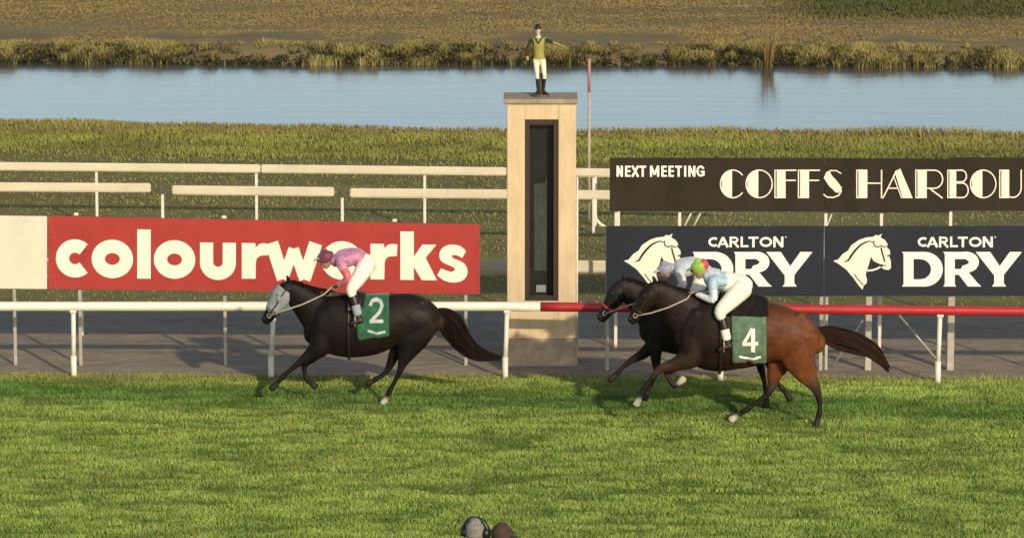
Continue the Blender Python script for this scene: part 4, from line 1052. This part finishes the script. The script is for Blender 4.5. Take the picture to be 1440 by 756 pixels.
# ------------------------------------------------------------------ two people at the foot of the stand
def stander(px, py, hgt, label, hat, jacket, trousers, face, hair, skin=SKIN, raise_cam=False):
    k = hgt/1.75; Y = Yat(py, hgt); x0 = P(px, py, Y).x
    root = empty('person', (x0, Y, 0), label, 'person')
    f = Vector((*face,0)).normalized(); r = Vector((f.y,-f.x,0))       # r: the figure's right hand
    v = lambda a, d, z: Vector((x0,Y,0))+r*(a*k)+f*(d*k)+Vector((0,0,z*k))
    J = dict(head=v(0,.02,1.63), neck=v(0,-.01,1.46), chest=v(0,0,1.30), pelvis=v(0,0,.94),
        shR=v(.185,0,1.40), shL=v(-.185,0,1.40), hiR=v(.10,0,.90), hiL=v(-.10,0,.90), knR=v(.11,.02,.49), knL=v(-.11,.03,.49), anR=v(.11,-.02,.08), anL=v(-.11,-.02,.08), toR=v(.14,.16,.035), toL=v(-.14,.16,.035))
    if raise_cam: J.update(elR=v(.33,.16,1.24), elL=v(-.24,.20,1.22), haR=v(.16,.24,1.50), haL=v(-.06,.34,1.46), curlR=(-r.x,-r.y,.2), curlL=(0,0,1))
    else: J.update(elR=v(.28,-.02,1.12), elL=v(-.28,-.02,1.12), haR=v(.27,.12,.88), haL=v(-.27,.12,.88), curlR=tuple(f), curlL=tuple(f))
    person_mesh(root, J, k, f, (0,0,1), skin=skin, hair=hair)
    tl = r
    tr = [([J['neck']-Vector((0,0,.02)), J['chest'], J['chest'].lerp(J['pelvis'],.5), J['pelvis']], (.088,.135,.125,.135), (.10,.195,.175,.178), tl)]
    for s in 'LR':
        tr += [([J['chest'].lerp(J['sh'+s],.35), J['sh'+s], J['sh'+s].lerp(J['el'+s],.5), J['el'+s]], (.09,.076,.064,.058), None, None), ([J['el'+s], J['el'+s].lerp(J['ha'+s],.85)], (.056,.042), None, None)]
    cloth(root, 'jacket', tr, jacket, k, tl)
    lg = [([J['pelvis']+Vector((0,0,.08)), J['pelvis'], J['pelvis']-Vector((0,0,.08))], (.125,.13,.11), (.165,.175,.16), tl)]
    for s in 'LR': lg.append(([J['pelvis'].lerp(J['hi'+s],.6), J['hi'+s], J['kn'+s], J['an'+s]], (.11,.105,.075,.062), None, None))
    cloth(root, 'trousers', lg, trousers, k, tl)
    for s in 'LR': cloth(root, 'shoe', [([J['an'+s]-f*.05, J['an'+s].lerp(J['to'+s],.5), J['to'+s]], (.045,.05,.038), (.044,.054,.044), r)], M['leather'], k, r, .012, 2)
    return root, J, f, r, k
root, J, f, r, k = stander(668, 733, 1.76, 'grey haired person in a dark headset at the bottom edge of the view', None, mat('dark_jacket', (.05,.05,.06), .8, .2), mat('dark_trousers', (.03,.03,.035), .8, .2), (.30,1), (.34,.32,.28))
h = J['head']; up = Vector((0,0,1))
cloth(root, 'hair', [([h+up*.112*k-f*.01, h+up*.085*k-f*.012, h+up*.04*k-f*.02, h-up*.02*k-f*.035], (.075,.104,.108,.085), (.072,.098,.104,.098), r)], mat('grey_hair', (.20,.185,.165), .8, .2, .3, 30, .5, 60), k, r, .008, 2)
hs = MB(root.location); hs.tube([h+r*(.135*k*math.cos(a))+up*((.152*k)*math.sin(a))+f*.0 for a in np.linspace(-.25, math.pi+.25, 24)], .026, 10); hso = hs.build('headset', M['black'], root)
for s in (-1,1):
    c0 = h+r*s*.115*k; MB(root.location).tube([c0-r*s*.025, c0+r*s*.040], [.062,.052], 16).build('ear_cup', M['black'], hso)
root, J, f, r, k = stander(703, 742, 1.69, 'brown haired person in a dark cap beside the headset wearer', 'cap', mat('tan_jacket', (.26,.19,.11), .8, .2), mat('grey_trousers', (.07,.07,.07), .8, .2), (.9,-.25), (.14,.08,.04))
h = J['head']
cap = cloth(root, 'cap', [([h+up*.118*k, h+up*.09*k, h+up*.045*k+f*.01, h+up*.02*k+f*.01], (.085,.112,.122,.122), (.085,.102,.108,.108), r)], mat('dark_brown_cap', (.055,.038,.026), .8, .2), 1, r, .01, 2)
bm = bmesh.new(); loft(bm, [h+up*.04*k+f*.09, h+up*.028*k+f*.18], [.012,.008], [.08,.05], r, root.location.copy(), 14, 3); organic('peak', bm, root.location.copy(), M['leather'], cap, .008, 1)
